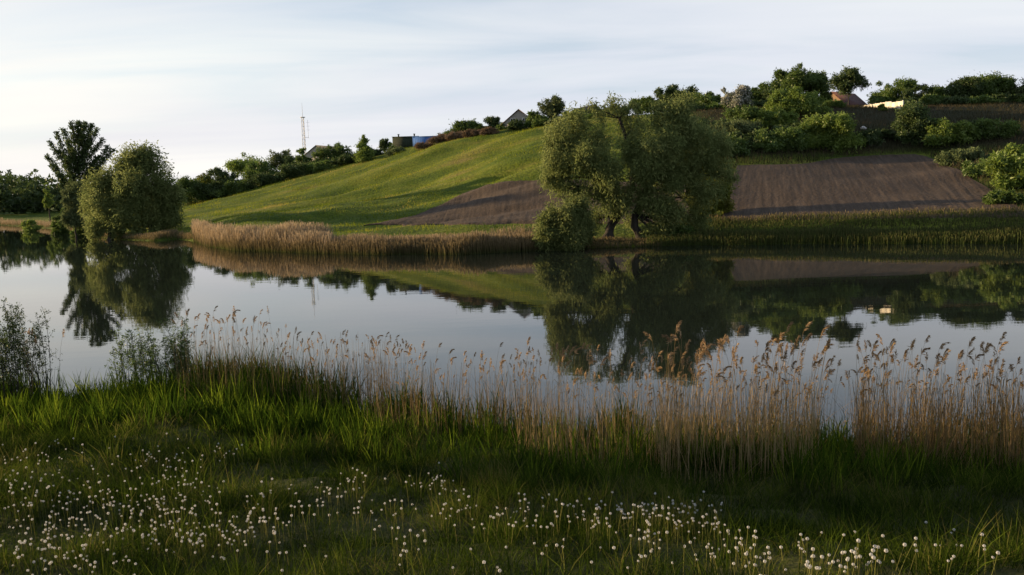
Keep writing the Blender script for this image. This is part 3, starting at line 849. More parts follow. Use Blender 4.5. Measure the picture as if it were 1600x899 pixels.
# ------------------------------------------------------------------ blades, reeds, grass
def blades(base, h, w, lean_dir, lean, curl, nseg, tone, r, tip=0.06, tone_tip=0.0):
    """n tapering, bending blades in one go"""
    n = len(base)
    t = np.linspace(0, 1, nseg + 1)
    ld = np.stack([np.cos(lean_dir), np.sin(lean_dir), np.zeros(n)], 1)
    a = r.uniform(0, math.pi, n)
    sd = np.stack([np.cos(a), np.sin(a), np.zeros(n)], 1)
    V = np.zeros((n, nseg + 1, 2, 3))
    for k, q in enumerate(t):
        out = lean * q + curl * q * q
        p = base + ld * (h * out)[:, None]
        p[:, 2] += h * (q - 0.35 * np.abs(out) * q)
        ww = (w * max(tip, (1 - q ** 2.2)) * (0.6 + 0.4 * min(1, q * 4)))[:, None] * 0.5
        V[:, k, 0] = p - sd * ww; V[:, k, 1] = p + sd * ww
    i0 = (np.arange(n) * (nseg + 1) * 2)[:, None]
    fs = []
    for k in range(nseg):
        fs.append(i0 + np.array([[2 * k, 2 * k + 1, 2 * k + 3, 2 * k + 2]]))
    f = np.concatenate(fs, 0)
    tt = np.clip(tone[:, None] + tone_tip * t[None], 0, 1)
    return V.reshape(-1, 3), f, np.repeat(tt.ravel(), 2)

def merge(parts):
    V, Fq, T_, n = [], [], [], 0
    for v, f, t in parts:
        V.append(v); Fq.append(f + n); T_.append(t); n += len(v)
    return np.concatenate(V), np.concatenate(Fq), np.concatenate(T_)

def stuff(name, label, cat, parts, mat):
    v, f, t = merge(parts)
    return tag(link(name, make_mesh(name, v, f, mat, t)), label, cat, kind='stuff')

# far bank: reed belts
r = np.random.default_rng(5)
def far_belt(px0, px1, n, d0, d1, h0, h1, t0, t1, tip=.55):
    px = r.uniform(px0, px1, n)
    X = np.array([unproj(p, 380, 75)[0] for p in (px0, px1)])
    sx = np.interp(px, [a for a, _ in shore_px], FS[:, 0])
    S = far_shore(sx)
    Y = S + r.uniform(d0, d1, n)
    x = sx * (Y / S) + r.normal(size=n) * 0.15
    z = np.maximum(terrain(x, Y), -0.1)
    h = r.uniform(h0, h1, n) * (0.75 + 0.5 * vnoise(x * 0.35, Y * 0.35, 21))
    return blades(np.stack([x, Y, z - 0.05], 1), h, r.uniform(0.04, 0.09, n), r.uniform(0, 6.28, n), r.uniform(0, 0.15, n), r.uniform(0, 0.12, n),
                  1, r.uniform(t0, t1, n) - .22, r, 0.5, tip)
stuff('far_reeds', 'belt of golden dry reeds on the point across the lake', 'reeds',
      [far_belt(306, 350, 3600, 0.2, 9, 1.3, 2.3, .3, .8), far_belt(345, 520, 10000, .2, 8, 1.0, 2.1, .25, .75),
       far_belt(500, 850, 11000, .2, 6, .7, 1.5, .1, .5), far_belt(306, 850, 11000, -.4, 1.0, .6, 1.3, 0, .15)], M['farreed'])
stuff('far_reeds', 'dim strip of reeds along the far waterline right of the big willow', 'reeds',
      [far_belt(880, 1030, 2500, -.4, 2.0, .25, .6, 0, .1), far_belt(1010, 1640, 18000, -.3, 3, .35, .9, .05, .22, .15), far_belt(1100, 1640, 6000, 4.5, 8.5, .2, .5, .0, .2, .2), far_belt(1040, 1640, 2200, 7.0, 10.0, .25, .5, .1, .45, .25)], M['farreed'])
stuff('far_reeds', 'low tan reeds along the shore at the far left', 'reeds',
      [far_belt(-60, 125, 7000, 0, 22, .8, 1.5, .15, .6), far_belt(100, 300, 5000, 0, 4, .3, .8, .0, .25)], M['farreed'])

# meadow grass on the hill
def scatter_far(n, px0, px1, d0, d1):
    px = r.uniform(px0, px1, n); Y = np.sqrt(r.uniform(d0 * d0, d1 * d1, n))
    x = (px - CX) / F * Y * 1.0
    return x, Y
x, Y = scatter_far(125000, 130, 1000, 80, 235)
keep = (Y > far_shore(x) + 5)
x, Y = x[keep], Y[keep]
z = terrain(x, Y)
nb = len(x)
def in_fields(x, Y, z):
    """seen from the road the fields are bare: drop tufts inside them"""
    v = np.stack([x, Y, z - CAMH], 1)
    dep = v @ fwd; sx = CX + F * (v @ CR) / dep; sy = CY - F * (v @ CU) / dep
    a = np.interp(sx, [572, 650, 694, 735, 788, 850, 920, 1000, 1050, 1094], [353.5, 338, 318, 297, 283, 280, 282, 285, 288, 293])
    b = np.interp(sx, [1122, 1150, 1188, 1226, 1262, 1300, 1340, 1380, 1440, 1500, 1606], [345, 259, 258, 258, 256, 248, 244, 242, 240, 268, 335])
    lo = np.interp(sx, [566, 1096, 1122, 1612], [354, 350, 347, 343])
    return (((sx > 572) & (sx < 1094) & (sy > a)) | ((sx > 1124) & (sx < 1606) & (sy > b))) & (sy < lo)
ok = ~in_fields(x, Y, z)
x, Y, z = x[ok], Y[ok], z[ok]; nb = len(x)
patch = .4 * vnoise(x * 0.07, Y * 0.16, 41) + .6 * vnoise((x * .93 + Y * .36) * .03, (Y * .93 - x * .36) * .28, 44)
stuff('meadow_grass', 'sunlit rough grass covering the hillside meadow', 'grass',
      [blades(np.stack([x, Y, z - .03], 1), r.uniform(.14, .40, nb) * (0.35 + 1.7 * vnoise(x * .35, Y * .5, 42) ** 2), r.uniform(.05, .12, nb), r.uniform(0, 6.28, nb),
              r.uniform(0, .4, nb), r.uniform(0, .3, nb), 1, np.clip(patch * .9 - .1 + .35 * (vnoise(x * .5, Y * .8, 43) - .5) + r.uniform(-.1, .35, nb), 0, 1), r, .2)], M['meadow'])
x, Y = scatter_far(70000, 1080, 1720, 62, 178)
z = terrain(x, Y)
ok = ~in_fields(x, Y, z) & (Y > far_shore(x) + 4)
x, Y, z = x[ok], Y[ok], z[ok]; nb = len(x)
low = Y < 82
stuff('bank_grass', 'dark rough grass and weeds on the bank above the right field', 'grass',
      [blades(np.stack([x, Y, z - .03], 1), np.where(low, r.uniform(.2, .45, nb), np.where(Y > 136, r.uniform(.2, .6, nb), r.uniform(.3, 1.1, nb))), r.uniform(.05, .13, nb), r.uniform(0, 6.28, nb),
              r.uniform(0, .3, nb), r.uniform(0, .2, nb), 1, r.uniform(0.1, .9, nb), r, .3)], M['bankgrass'])

# ---------------- near bank
r = np.random.default_rng(9)
def near_scatter(n, y0, y1, xf=0.75):
    Y = np.sqrt(r.uniform(y0 * y0, y1 * y1, n)); x = r.uniform(-xf, xf, n) * Y
    return x, Y
x, Y = near_scatter(220000, 6.0, 23.0)
dS = near_shore(x) - Y
clump = vnoise(x * 1.6, Y * 1.6, 51) * .6 + vnoise(x * 4, Y * 4, 52) * .4
keep = (dS > -0.2) & (r.uniform(0, 1, len(x)) < 0.2 + 1.1 * clump) & (r.uniform(0, 1, len(x)) < np.clip(9.5 / Y, .25, 1) ** 1.3)
x, Y, dS, clump = x[keep], Y[keep], dS[keep], clump[keep]
z = terrain(x, Y); nb = len(x)
h = r.uniform(.08, .22, nb) * (0.35 + 2.0 * clump ** 2.2)
short = blades(np.stack([x, Y, z - .02], 1), h, r.uniform(.005, .011, nb) * np.clip(Y / 9, 1, 2), r.uniform(0, 6.28, nb), r.uniform(0, .5, nb), r.uniform(.1, .7, nb),
               2, np.clip(.1 + .75 * clump + r.uniform(-.2, .25, nb), 0, 1) + (r.uniform(0, 1, nb) > .96) * .4, r)

def tufts(n, y0, y1, cond, per, hh, wd0, wd1, rad, tone0, tvar, nseg=3, spread=.45, curl=.35):
    """separate tufts: blades fan out from each root, one height and tone per tuft"""
    x, Y = near_scatter(n, y0, y1)
    dS = near_shore(x) - Y
    cl = vnoise(x * 0.8, Y * 0.8, 61) * .55 + vnoise(x * 2.3, Y * 2.3, 62) * .45
    kp = cond(x, Y, dS, cl)
    x, Y, cl = x[kp], Y[kp], cl[kp]; m = len(x)
    th = hh * r.uniform(.55, 1.2, m) * (.55 + .85 * cl); tt = tone0 + r.uniform(-tvar, tvar, m)
    rd = rad * r.uniform(.6, 1.5, m)
    i_ = np.repeat(np.arange(m), per); nn = len(i_)
    o = r.normal(size=(nn, 2)) * rd[i_][:, None] * .55
    bx, by = x[i_] + o[:, 0], Y[i_] + o[:, 1]
    z = np.maximum(terrain(bx, by), -.3)
    ld = np.arctan2(o[:, 1], o[:, 0]) + r.normal(0, .5, nn)
    ln = np.clip(np.hypot(o[:, 0], o[:, 1]) / rad, 0, 1.6) * spread * r.uniform(.3, 1.2, nn)
    h = th[i_] * r.uniform(.45, 1.1, nn)
    return blades(np.stack([bx, by, z - .02], 1), h, r.uniform(wd0, wd1, nn) * np.clip(by / 12, .9, 1.5), ld, ln, r.uniform(0, curl, nn), nseg,
                  np.clip(tt[i_] + r.uniform(-.2, .2, nn), 0, 1), r)
rr_ = lambda n: r.uniform(0, 1, n)
lim_ = lambda x: np.interp(x, [-10, -6, -3, 2, 8], [7.5, 6.6, 5.0, 4.2, 3.9])
stuff('grass', 'uneven green grass on the near bank', 'grass',
      [short,
       tufts(6500, 6, 20, lambda x, Y, d, c: (d > .5) & (rr_(len(x)) < c * 1.6 - .2), 26, .38, .005, .010, .16, .5, .35, 2, .6, .7),
       tufts(3200, 6, 16, lambda x, Y, d, c: (d > 2) & (rr_(len(x)) < c * 1.7 - .4), 12, .50, .008, .015, .12, .66, .3, 2, .5, .5)], M['grass'])

# fresh reed shoots: broad upright blades nearer the water
stuff('reed_shoots', 'tall fresh green reed shoots along the near waterline', 'reeds', [
    tufts(5200, 9, 23, lambda x, Y, d, c: (d > -.8) & (d < lim_(x) + 3.0 * (c - .5)) & (rr_(len(x)) < np.where(d > 3.0, .6, 1) * (c * 2.1 - .45)), 11, .72, .011, .022, .17, .5, .38, 4, .35, .25),
    tufts(3000, 9, 22, lambda x, Y, d, c: (d > -.6) & (d < lim_(x) - .6) & (rr_(len(x)) < .75), 10, .42, .009, .017, .2, .25, .25, 3, .5, .4),
    tufts(2300, 15, 26, lambda x, Y, d, c: (d > -2.0) & (d < 2.2) & (x < -4.2) & ((x > -10.6) | (x < -12.8)) & (rr_(len(x)) < .75), 12, 1.05, .012, .022, .25, .12, .15, 4, .3, .2),
    tufts(1300, 11, 19, lambda x, Y, d, c: (d > -1.6) & (d < 1.0) & (x > -5) & (rr_(len(x)) < c * 1.4 - .25), 10, .95, .012, .02, .2, .15, .2, 4, .3, .2)], M['shoot'])

# dry reeds with plumes
def reed_parts(seed):
    q = np.random.default_rng(seed)
    hgt = q.uniform(1.75, 2.25)
    az = q.normal(0, 1.1)                         # mostly leaning right, away from the wind
    ln, cu = q.uniform(.0, .10), q.uniform(.0, .09)
    t = np.linspace(0, 1, 8)
    off = hgt * (ln * t + cu * t ** 3)
    P = np.stack([off * math.cos(az), off * math.sin(az), hgt * t], 1)
    stem = MB(); stem.tube(P, np.linspace(.0048, .0022, 8), 3, q.uniform(.3, .9))
    for _ in range(q.integers(1, 4)):             # withered leaves
        i = q.integers(2, 6); a = q.uniform(0, 6.28); l = q.uniform(.2, .4)
        b = P[i]; d = np.array([math.cos(a), math.sin(a), 0]); s = np.array([-d[1], d[0], 0]) * .006
        e1 = b + d * l * .5 + np.array([0, 0, l * .25]); e2 = b + d * l * .9 - np.array([0, 0, l * .12])
        stem.add([b - s, b + s, e1 + s, e1 - s], [[0, 1, 2, 3]], .4); stem.add([e1 - s, e1 + s, e2], [[0, 1, 2]], .4)
    pl = MB()
    top = P[-1]; aa = az + q.normal(0, .35); nod = q.uniform(.2, 2.3); ll = q.uniform(.18, .31)
    hd_ = np.array([math.cos(aa), math.sin(aa), 0]); upv = np.array([0, 0, 1.0])
    ax_ = [top - upv * .04]; tg_ = []
    for i in range(10):
        th = nod * (i / 9.0) ** 1.1
        tg_.append(hd_ * math.sin(th) + upv * math.cos(th)); ax_.append(ax_[-1] + tg_[-1] * ll / 10)
    for i in range(int(q.integers(46, 80))):
        s = q.uniform(0, 1) ** .85; k_ = min(int(s * 9), 9)
        c = ax_[k_] + (ax_[k_ + 1] - ax_[k_]) * (s * 9 - k_)
        d = unit(tg_[k_] * .8 + hd_ * .45 - upv * q.uniform(0, .7) + q.normal(size=3) * .28)
        l = q.uniform(.05, .12) * (1.1 - .55 * s); sd = unit(np.cross(d, q.normal(size=3))) * q.uniform(.004, .008)
        pl.add([c, c + d * l * .5 + sd, c + d * l, c + d * l * .5 - sd], [[0, 1, 2, 3]], q.uniform(0, 1))
    return stem, pl
NV = 26
var = []
for i in range(NV):
    s, p = reed_parts(300 + i)
    so = s.build('stem', M['dry']); po = p.build('plume', M['plume'])
    var.append((so.data, po.data)); bpy.data.objects.remove(so); bpy.data.objects.remove(po)

# where they stand: (px range, depth range, count, height factor)
RE = []
def reeds(px0, px1, d0, d1, n, h0, h1, clumpy=1.0):
    m_ = 0
    while m_ < n:
        px = r.uniform(px0, px1); Y = r.uniform(d0, d1)
        x = (px - CX) / F * Y
        if r.uniform() > 0.15 + clumpy * vnoise(np.array([x * 1.3]), np.array([Y * .8]), 71)[0]: continue
        RE.append((x, Y, r.uniform(h0, h1), r.uniform(0, 6.28) if r.uniform() < .25 else r.normal(0, .5))); m_ += 1
reeds(1030, 1290, 12.4, 15.2, 190, .55, 1.06)
reeds(1338, 1640, 12.6, 15.6, 150, .58, .98)
reeds(860, 1050, 13.4, 17.0, 85, .50, .90)
reeds(600, 880, 15.2, 19.0, 110, .52, .86)
reeds(420, 640, 17.5, 21.0, 95, .55, .86)
reeds(260, 440, 20.0, 23.0, 75, .60, .94)
reeds(1290, 1335, 14.5, 16.5, 9, .5, .75)
reeds(20, 90, 19.5, 21.5, 9, .7, .95)
RE.sort(key=lambda q: q[1])
rest_s, rest_p = [], []
def mesh_arrays(me):
    v = np.zeros(len(me.vertices) * 3, np.float32); me.vertices.foreach_get('co', v)
    t = np.zeros(len(me.vertices), np.float32); me.attributes['tone'].data.foreach_get('value', t)
    f3 = np.array([p.vertices[:] for p in me.polygons if len(p.vertices) == 3], int).reshape(-1, 3)
    f4 = np.array([p.vertices[:] for p in me.polygons if len(p.vertices) == 4], int).reshape(-1, 4)
    return v.reshape(-1, 3), f3, f4, t
va = [(mesh_arrays(a), mesh_arrays(b)) for a, b in var]
S_MB, P_MB = MB(), MB()
def zone(x, Y):
    px = CX + x / Y * F
    if px < 450: return 'dry brown reed with dark plume in the sparse clump behind the left shrub'
    if px < 860: return 'dry thin reed with drooping plume in the long row left of centre'
    if px < 1315: return 'golden dry reed with feathery plume in the clump right of centre'
    return 'dull dry reed with bent plume in the shaded stand at the right'
for i, (x, Y, s, a) in enumerate(RE):
    z = max(gz(x, Y), -.25)
    j = int(r.integers(NV))
    if i < 300:
        o = link('reed', None, loc=(x, Y, z - .03))
        o.rotation_euler = (r.normal(0, .03), r.normal(0, .03), a); o.scale = (s, s, s)
        link('stem', var[j][0], o); link('plume', var[j][1], o)
        tag(o, zone(x, Y), 'reed', 'reeds: ' + zone(x, Y).split(' in the ')[1])
    else:
        ca, sa = math.cos(a), math.sin(a)
        for (v, f3, f4, t), mbx in zip(va[j], (S_MB, P_MB)):
            w = v * s
            w = np.stack([w[:, 0] * ca - w[:, 1] * sa + x, w[:, 0] * sa + w[:, 1] * ca + Y, w[:, 2] + z - .03], 1)
            n0 = mbx.n; mbx.v.append(w); mbx.n += len(w); mbx.t.append(t)
            if len(f3): mbx.f3.append(f3 + n0)
            if len(f4): mbx.f4.append(f4 + n0)
tag(S_MB.build('reed_stems', M['dry']), 'many thin dry reed stems further out in the water', 'reeds', kind='stuff')
tag(P_MB.build('reed_plumes', M['plume']), 'brown plumes on the further reeds over the water', 'reeds', kind='stuff')

# broken, plumeless stalks and dead leaves between them
def stalks(px0, px1, d0, d1, n, h0, h1, tn):
    px = r.uniform(px0, px1, n); Y = r.uniform(d0, d1, n); x = (px - CX) / F * Y
    kp = r.uniform(0, 1, n) < .25 + vnoise(x * 1.5, Y * 1.1, 71)
    x, Y = x[kp], Y[kp]; n = len(x)
    z = np.maximum(terrain(x, Y), -.2)
    big = np.where(r.uniform(0, 1, n) < .16, .9, .13)
    return blades(np.stack([x, Y, z - .03], 1), r.uniform(h0, h1, n), r.uniform(.006, .011, n), r.uniform(0, 6.28, n), r.uniform(0, 1, n) * big, r.uniform(-.05, .1, n),
                  3, np.clip(tn + r.uniform(-.3, .4, n), 0, 1), r, .6)
stuff('dry_stalks', 'tangle of broken dry reed stalks at the near waterline', 'reeds', [
    stalks(1030, 1285, 11.3, 15.0, 1900, .4, 1.5, .6), stalks(1345, 1650, 11.8, 15.4, 2300, .4, 1.6, .22), stalks(800, 1060, 12.2, 16.5, 1200, .4, 1.3, .45),
    stalks(560, 830, 15, 18.5, 700, .5, 1.5, .35), stalks(260, 600, 17.5, 22.5, 900, .6, 1.6, .3)], M['dry'])

# ---------------- shrubs on the near bank
def thin_shrub(name, label, x0, x1, depth, ztop, nst, seed, mat='dark', leaf=.055):
    q = np.random.default_rng(seed)
    cx = (x0 + x1) / 2; zb = gz(cx, depth)
    root = link(name, None, loc=(cx, depth, zb))
    mb = MB(); C, O, T_ = [], [], []
    for _ in range(nst):
        b = np.array([q.uniform(x0, x1) * .7 + cx * .3 - cx, q.uniform(-.6, .6), -.05])
        h = (ztop - zb) * q.uniform(.55, 1.0)
        e = b + np.array([q.normal(0, .25) * h * .5, q.normal(0, .2) * h * .5, h])
        p = limb(mb, b, e, .012, .004, q, .08, 8, 4)
        for t in np.linspace(.35, 1, 16):
            kk = t * 7; i = min(int(kk), 6); c = p[i] + (p[i + 1] - p[i]) * (kk - i)
            d = unit(q.normal(size=3) + np.array([0, 0, .5])); l = q.uniform(.1, .4) * (1.2 - t * .6)
            limb(mb, c, c + d * l, .004, .002, q, .05, 3, 3)
            for s in np.linspace(.2, 1, 5):
                C.append(c + d * l * s); O.append(d); T_.append(q.uniform())
    V, Fq, t = leaves(np.array(C), np.array(O), 3, .03, leaf, leaf * .38, 0.1, np.array(T_), q)
    mb.build('stems', M['bark'], root, True)
    link('foliage', make_mesh('foliage', V, Fq, M[mat], t), root)
    return tag(root, label, 'shrub')
def nx_(px, d): return (px - CX) / F * d
thin_shrub('willow_shrub', 'thin dark shrub at the left edge of the near bank', nx_(-90, 20), nx_(70, 20), 20, 2.75, 46, 801)
thin_shrub('willow_shrub', 'low leafy shrub on the near bank among the left reeds', nx_(160, 21), nx_(300, 21), 21, 1.95, 40, 802, 'green')

# unseen trees added beyond the left edge, crowns placed to shade the right foreground
for i, (x, Y, zl, zt, rw) in enumerate([(-29, 18.6, 5.8, 14, 2.6), (-29, 25.8, 6.2, 15, 3.1), (-36, 27.8, 7.2, 16, 3.3), (-36, 20.3, 6.8, 15, 2.6)]):
    zb = gz(x, Y)
    q = np.random.default_rng(900 + i)
    lb = auto_lobes((x, Y, (zl + zt) / 2), (rw, rw, (zt - zl) / 2), 10, q)
    tree('poplar_tree', ['tall tree on the near bank just beyond the left edge', 'tall tree near the water beyond the left edge', 'slender tall tree beyond the left edge', 'tall tree furthest along the near bank beyond the left edge'][i], 'tree', (x, Y, zb), lb, 'green', 2400, 10, .5, .3, seed=900 + i, tr=.28, fork=.5, sub=6)

# ---------------- dandelion clocks
def dandelion_meshes(seed):
    q = np.random.default_rng(seed)
    hgt = q.uniform(.24, .36)
    t = np.linspace(0, 1, 5)
    b = q.uniform(0, .05)
    P = np.stack([b * t * t, 0 * t, hgt * t], 1)
    st = MB(); st.tube(P, np.linspace(.0032, .0024, 5), 3, q.uniform(.4, .9))
    hd = MB(); c = P[-1] + np.array([0, 0, .005])
    n = 60; R0 = .0128
    for i in range(n):
        zz = 1 - 2 * (i + .5) / n; ph = i * 2.39996
        if seed % 4 == 0 and (ph % 6.283) < q.uniform(1.5, 3.6): continue      # half blown
        d = np.array([math.sqrt(1 - zz * zz) * math.cos(ph), math.sqrt(1 - zz * zz) * math.sin(ph), zz])
        u = unit(np.cross(d, [.3, .2, .9])); v = np.cross(d, u)
        p = c + d * R0 * q.uniform(.9, 1.05); s = .0030
        hd.add([p + u * s, p + v * s, p - u * s, p - v * s], [[0, 1, 2, 3]], 1)
    core = MB(); core.tube([c + np.array([0, 0, -.005]), c + np.array([0, 0, .006])], [.006, .005], 5, .2)
    return st, hd, core
M['clock'] = leaf_mat('dandelion_down', [(0, (.56, .56, .54)), (1, (.70, .70, .68))], .45, 0, .08)
M['dstem'] = leaf_mat('dandelion_stem', [(0, (.10, .12, .03)), (1, (.20, .19, .06))], .25)
M['seed'] = solid_mat('dandelion_seed', (.16, .12, .07), .9)
DV = []
for i in range(8):
    s, h_, c = dandelion_meshes(500 + i)
    os_ = [s.build('stem', M['dstem']), h_.build('seed_head', M['clock']), c.build('seed_core', M['seed'])]
    DV.append([o.data for o in os_])
    for o in os_: bpy.data.objects.remove(o)
def near_hit(px, py, lift=0.28):
    ds = np.arange(5.5, 26, .05)
    d = fwd + CR * (px - CX) / F + CU * (CY - py) / F
    P = (d / d[1])[None] * ds[:, None]; P[:, 2] += CAMH
    g = terrain(P[:, 0], P[:, 1]) + lift
    kk = np.nonzero(P[:, 2] <= g)[0]
    return P[kk[0]] if len(kk) else None
# patches as seen: centre px, py, spread px, spread py, how many
patches = [(60, 705, 50, 18, 34), (150, 740, 110, 22, 50), (280, 715, 30, 14, 34), (360, 705, 14, 7, 9), (60, 790, 70, 28, 75), (160, 775, 90, 14, 40), (210, 812, 120, 18, 95),
           (330, 818, 60, 14, 72), (120, 850, 90, 24, 70), (330, 842, 50, 14, 30), (60, 870, 60, 16, 45), (230, 780, 60, 12, 30), (300, 752, 30, 12, 18), (270, 760, 60, 30, 20),
           (415, 770, 25, 12, 14), (425, 805, 18, 10, 10), (520, 768, 26, 12, 26), (550, 750, 15, 8, 12), (500, 800, 40, 15, 12), (590, 785, 20, 10, 9), (640, 775, 20, 10, 8),
           (660, 750, 14, 7, 8), (690, 748, 12, 7, 18), (720, 778, 12, 9, 12), (695, 800, 14, 12, 10), (610, 820, 20, 15, 9), (650, 850, 30, 14, 10), (780, 810, 16, 12, 16),
           (815, 795, 12, 10, 12), (850, 805, 20, 12, 10), (900, 795, 22, 10, 22), (930, 820, 14, 10, 14), (960, 798, 20, 8, 24), (1000, 798, 14, 6, 12), (1035, 795, 22, 9, 30),
           (1070, 808, 16, 8, 20), (1100, 800, 16, 12, 26), (1120, 820, 12, 10, 10), (1015, 835, 14, 9, 16), (1060, 850, 40, 14, 12), (1105, 855, 16, 8, 8), (1165, 850, 14, 8, 18),
           (1165, 880, 18, 8, 12), (1200, 880, 14, 8, 8), (1285, 860, 30, 12, 16), (1320, 870, 30, 12, 18), (1360, 870, 24, 12, 13), (1290, 890, 34, 6, 6), (1250, 838, 6, 4, 4),
           (1400, 850, 50, 16, 9), (1480, 832, 30, 10, 6), (1540, 865, 20, 10, 6), (980, 870, 40, 12, 8), (860, 850, 30, 14, 8), (770, 890, 40, 8, 8), (450, 850, 30, 16, 6)]
DN = []
for cx, cy, sx, sy, n in patches:
    for _ in range(n):
        p = near_hit(cx + r.normal(0, sx * 1.0), cy + r.normal(0, sy * 1.05))
        if p is not None: DN.append(p)
DN.sort(key=lambda p: p[1])
H_ = [MB(), MB(), MB()]
dva = [[mesh_arrays(me) for me in tr] for tr in DV]
for i, p in enumerate(DN):
    x, Y = float(p[0]), float(p[1]); z = gz(x, Y) - .01
    j = int(r.integers(len(DV))); a = r.uniform(0, 6.28); s = r.uniform(.72, 1.12)
    if i < 300:
        o = link('dandelion', None, loc=(x, Y, z)); o.rotation_euler = (r.normal(0, .14), r.normal(0, .14), a); o.scale = (s, s, s)
        o.empty_display_size = .05
        sm, hm, cm = DV[j]
        link('stem', sm, o); hh = link('seed_head', hm, o); link('seed_core', cm, hh)
        pq = CX + F * x / Y
        zn_ = ('the left of' if pq < 420 else 'left of the middle of' if pq < 780 else 'right of the middle of' if pq < 1180 else 'the right of')
        tag(o, 'white dandelion clock on a thin stem in ' + zn_ + ' the near grass' if zn_.startswith('the') else 'white dandelion clock on a thin stem ' + zn_ + ' the near grass',
            'dandelion', 'dandelion clocks, ' + zn_ + ' the near grass')
    else:
        ca, sa = math.cos(a), math.sin(a)
        for (v, f3, f4, t), mbx in zip(dva[j], H_):
            w = v * s
            w = np.stack([w[:, 0] * ca - w[:, 1] * sa + x, w[:, 0] * sa + w[:, 1] * ca + Y, w[:, 2] + z], 1)
            n0 = mbx.n; mbx.v.append(w); mbx.n += len(w); mbx.t.append(t)
            if len(f4): mbx.f4.append(f4 + n0)
            if len(f3): mbx.f3.append(f3 + n0)
tag(H_[0].build('dandelion_stems', M['dstem']), 'thin stems of the further dandelions', 'dandelions', kind='stuff')
tag(H_[1].build('dandelion_heads', M['clock']), 'white seed heads of the further dandelions', 'dandelions', kind='stuff')
tag(H_[2].build('dandelion_cores', M['seed']), 'seed cores of the further dandelions', 'dandelions', kind='stuff')

# ------------------------------------------------------------------ buildings on the ridge
M['roof_brown'] = solid_mat('brown_roof', (.10, .065, .055), .85, .3, 2)
M['roof_red'] = solid_mat('dark_red_roof', (.085, .042, .038), .85, .3, 2)
M['roof_grey'] = solid_mat('grey_roof', (.10, .095, .085), .85, .3, 2)
M['plaster'] = solid_mat('pale_plaster', (.30, .28, .25), .9, .12, 2)
M['brick'] = solid_mat('brick_wall', (.22, .145, .095), .9, .2, 6)
M['green_shed'] = solid_mat('dark_green_shed', (.02, .028, .016), .9, .3, 2)
M['blue'] = solid_mat('blue_sheet', (.055, .15, .42), .85, .1, 1.5)
M['white'] = solid_mat('white_paint', (.75, .74, .70), .7, .08, 3)
M['concrete'] = solid_mat('pale_concrete', (.62, .57, .47), .9, .12, 1.2)
M['glass'] = solid_mat('dark_glass', (.03, .035, .04), .15, .1, 1, spec=.5)
M['steel'] = solid_mat('mast_steel', (.42, .42, .42), .5, .2, 4, metal=.3)
M['stone'] = solid_mat('pale_stone', (.55, .53, .5), .9, .2, 3)

def house(name, label, px, depth, w, ln, eave, ridge, rz, wall, roof, windows=(), chimneys=(), pyridge=None):
    """gable end along local -Y; w wide, ln long"""
    x = unproj(px, 250, depth)[0]
    zb = gz(x, depth)
    if pyridge is not None:
        zr = unproj(px, pyridge, depth)[2]; zb = min(zb, zr - ridge)
        dz = zr - zb - ridge; eave += dz; ridge += dz
    root = link(name, None, loc=(x, depth, zb)); root.rotation_euler.z = rz
    mb = MB(); hw, hl = w / 2, ln / 2
    mb.add([[-hw, -hl, -1], [hw, -hl, -1], [hw, -hl, eave], [-hw, -hl, eave], [-hw, hl, -1], [hw, hl, -1], [hw, hl, eave], [-hw, hl, eave]],
           [[0, 1, 2, 3], [5, 4, 7, 6], [4, 0, 3, 7], [1, 5, 6, 2]])
    mb.add([[-hw, -hl, eave], [hw, -hl, eave], [0, -hl, ridge - .1], [-hw, hl, eave], [hw, hl, eave], [0, hl, ridge - .1]], [[0, 1, 2], [4, 3, 5]])
    mb.build('wall', M[wall], root)
    ov, th = .35, .16
    k = (ridge - eave) / hw
    for s in (-1, 1):
        rb = MB()
        a, b = np.array([0, ridge]), np.array([s * (hw + ov), eave - k * ov])
        v = [[q[0], y, q[1] + t] for y in (-hl - ov, hl + ov) for q in (a, b) for t in (0, th)]
        rb.add(v, [[0, 2, 3, 1], [4, 5, 7, 6], [0, 1, 5, 4], [2, 6, 7, 3], [1, 3, 7, 5], [0, 4, 6, 2]])
        rb.build('roof_slope', M[roof], root)
    for (wx_, wz, ww, wh) in windows:
        fb = MB()
        for cx_, cz_, sx_, sz_ in [(-ww / 2, 0, .09, wh + .09), (ww / 2, 0, .09, wh + .09), (0, -wh / 2, ww - .09, .09), (0, wh / 2, ww - .09, .09), (0, 0, .06, wh - .09)]:
            fb.box((wx_ + cx_, -hl - .05, wz + cz_), (sx_, .1, sz_))
        f = fb.build('window', M['white'], root)
        gb = MB(); gb.box((wx_, -hl - .02, wz), (ww - .1, .04, wh - .1)); gb.build('pane', M['glass'], f)
    for cx_, cy_ in chimneys:
        cb = MB(); zz = ridge - abs(cx_) * k
        cb.box((cx_, cy_, zz + .4), (.5, .5, 1.4)); cb.box((cx_, cy_, zz + 1.15), (.65, .65, .12))
        cb.build('chimney', M['brick'], root)
    return tag(root, label, 'house' if 'shed' not in name else 'shed')
house('gabled_house', 'pale gabled house with brown roof on the ridge among bushes', 817, 184, 7.6, 10, 2.6, 5.6, R(-8), 'plaster', 'roof_brown',
      [(-1.4, 3.2, 1.0, 1.1), (1.3, 3.2, 1.0, 1.1)], [], 175)
house('house', 'reddish roofed house behind the left crown of the big willow', 915, 184, 7, 9, 2.5, 5.5, R(25), 'brick', 'roof_red', [], [], 168)
house('low_house', 'long low brown roof between the rounded bush and small tree', 756, 205, 5, 12, 2.0, 3.6, R(80), 'plaster', 'roof_brown', [], [], 198)
house('house', 'grey gabled roof with chimney in the hedge right of the mast', 512, 262, 11, 12, 2.6, 6.0, R(-20), 'plaster', 'roof_grey', [], [(2.2, -3)], 229)
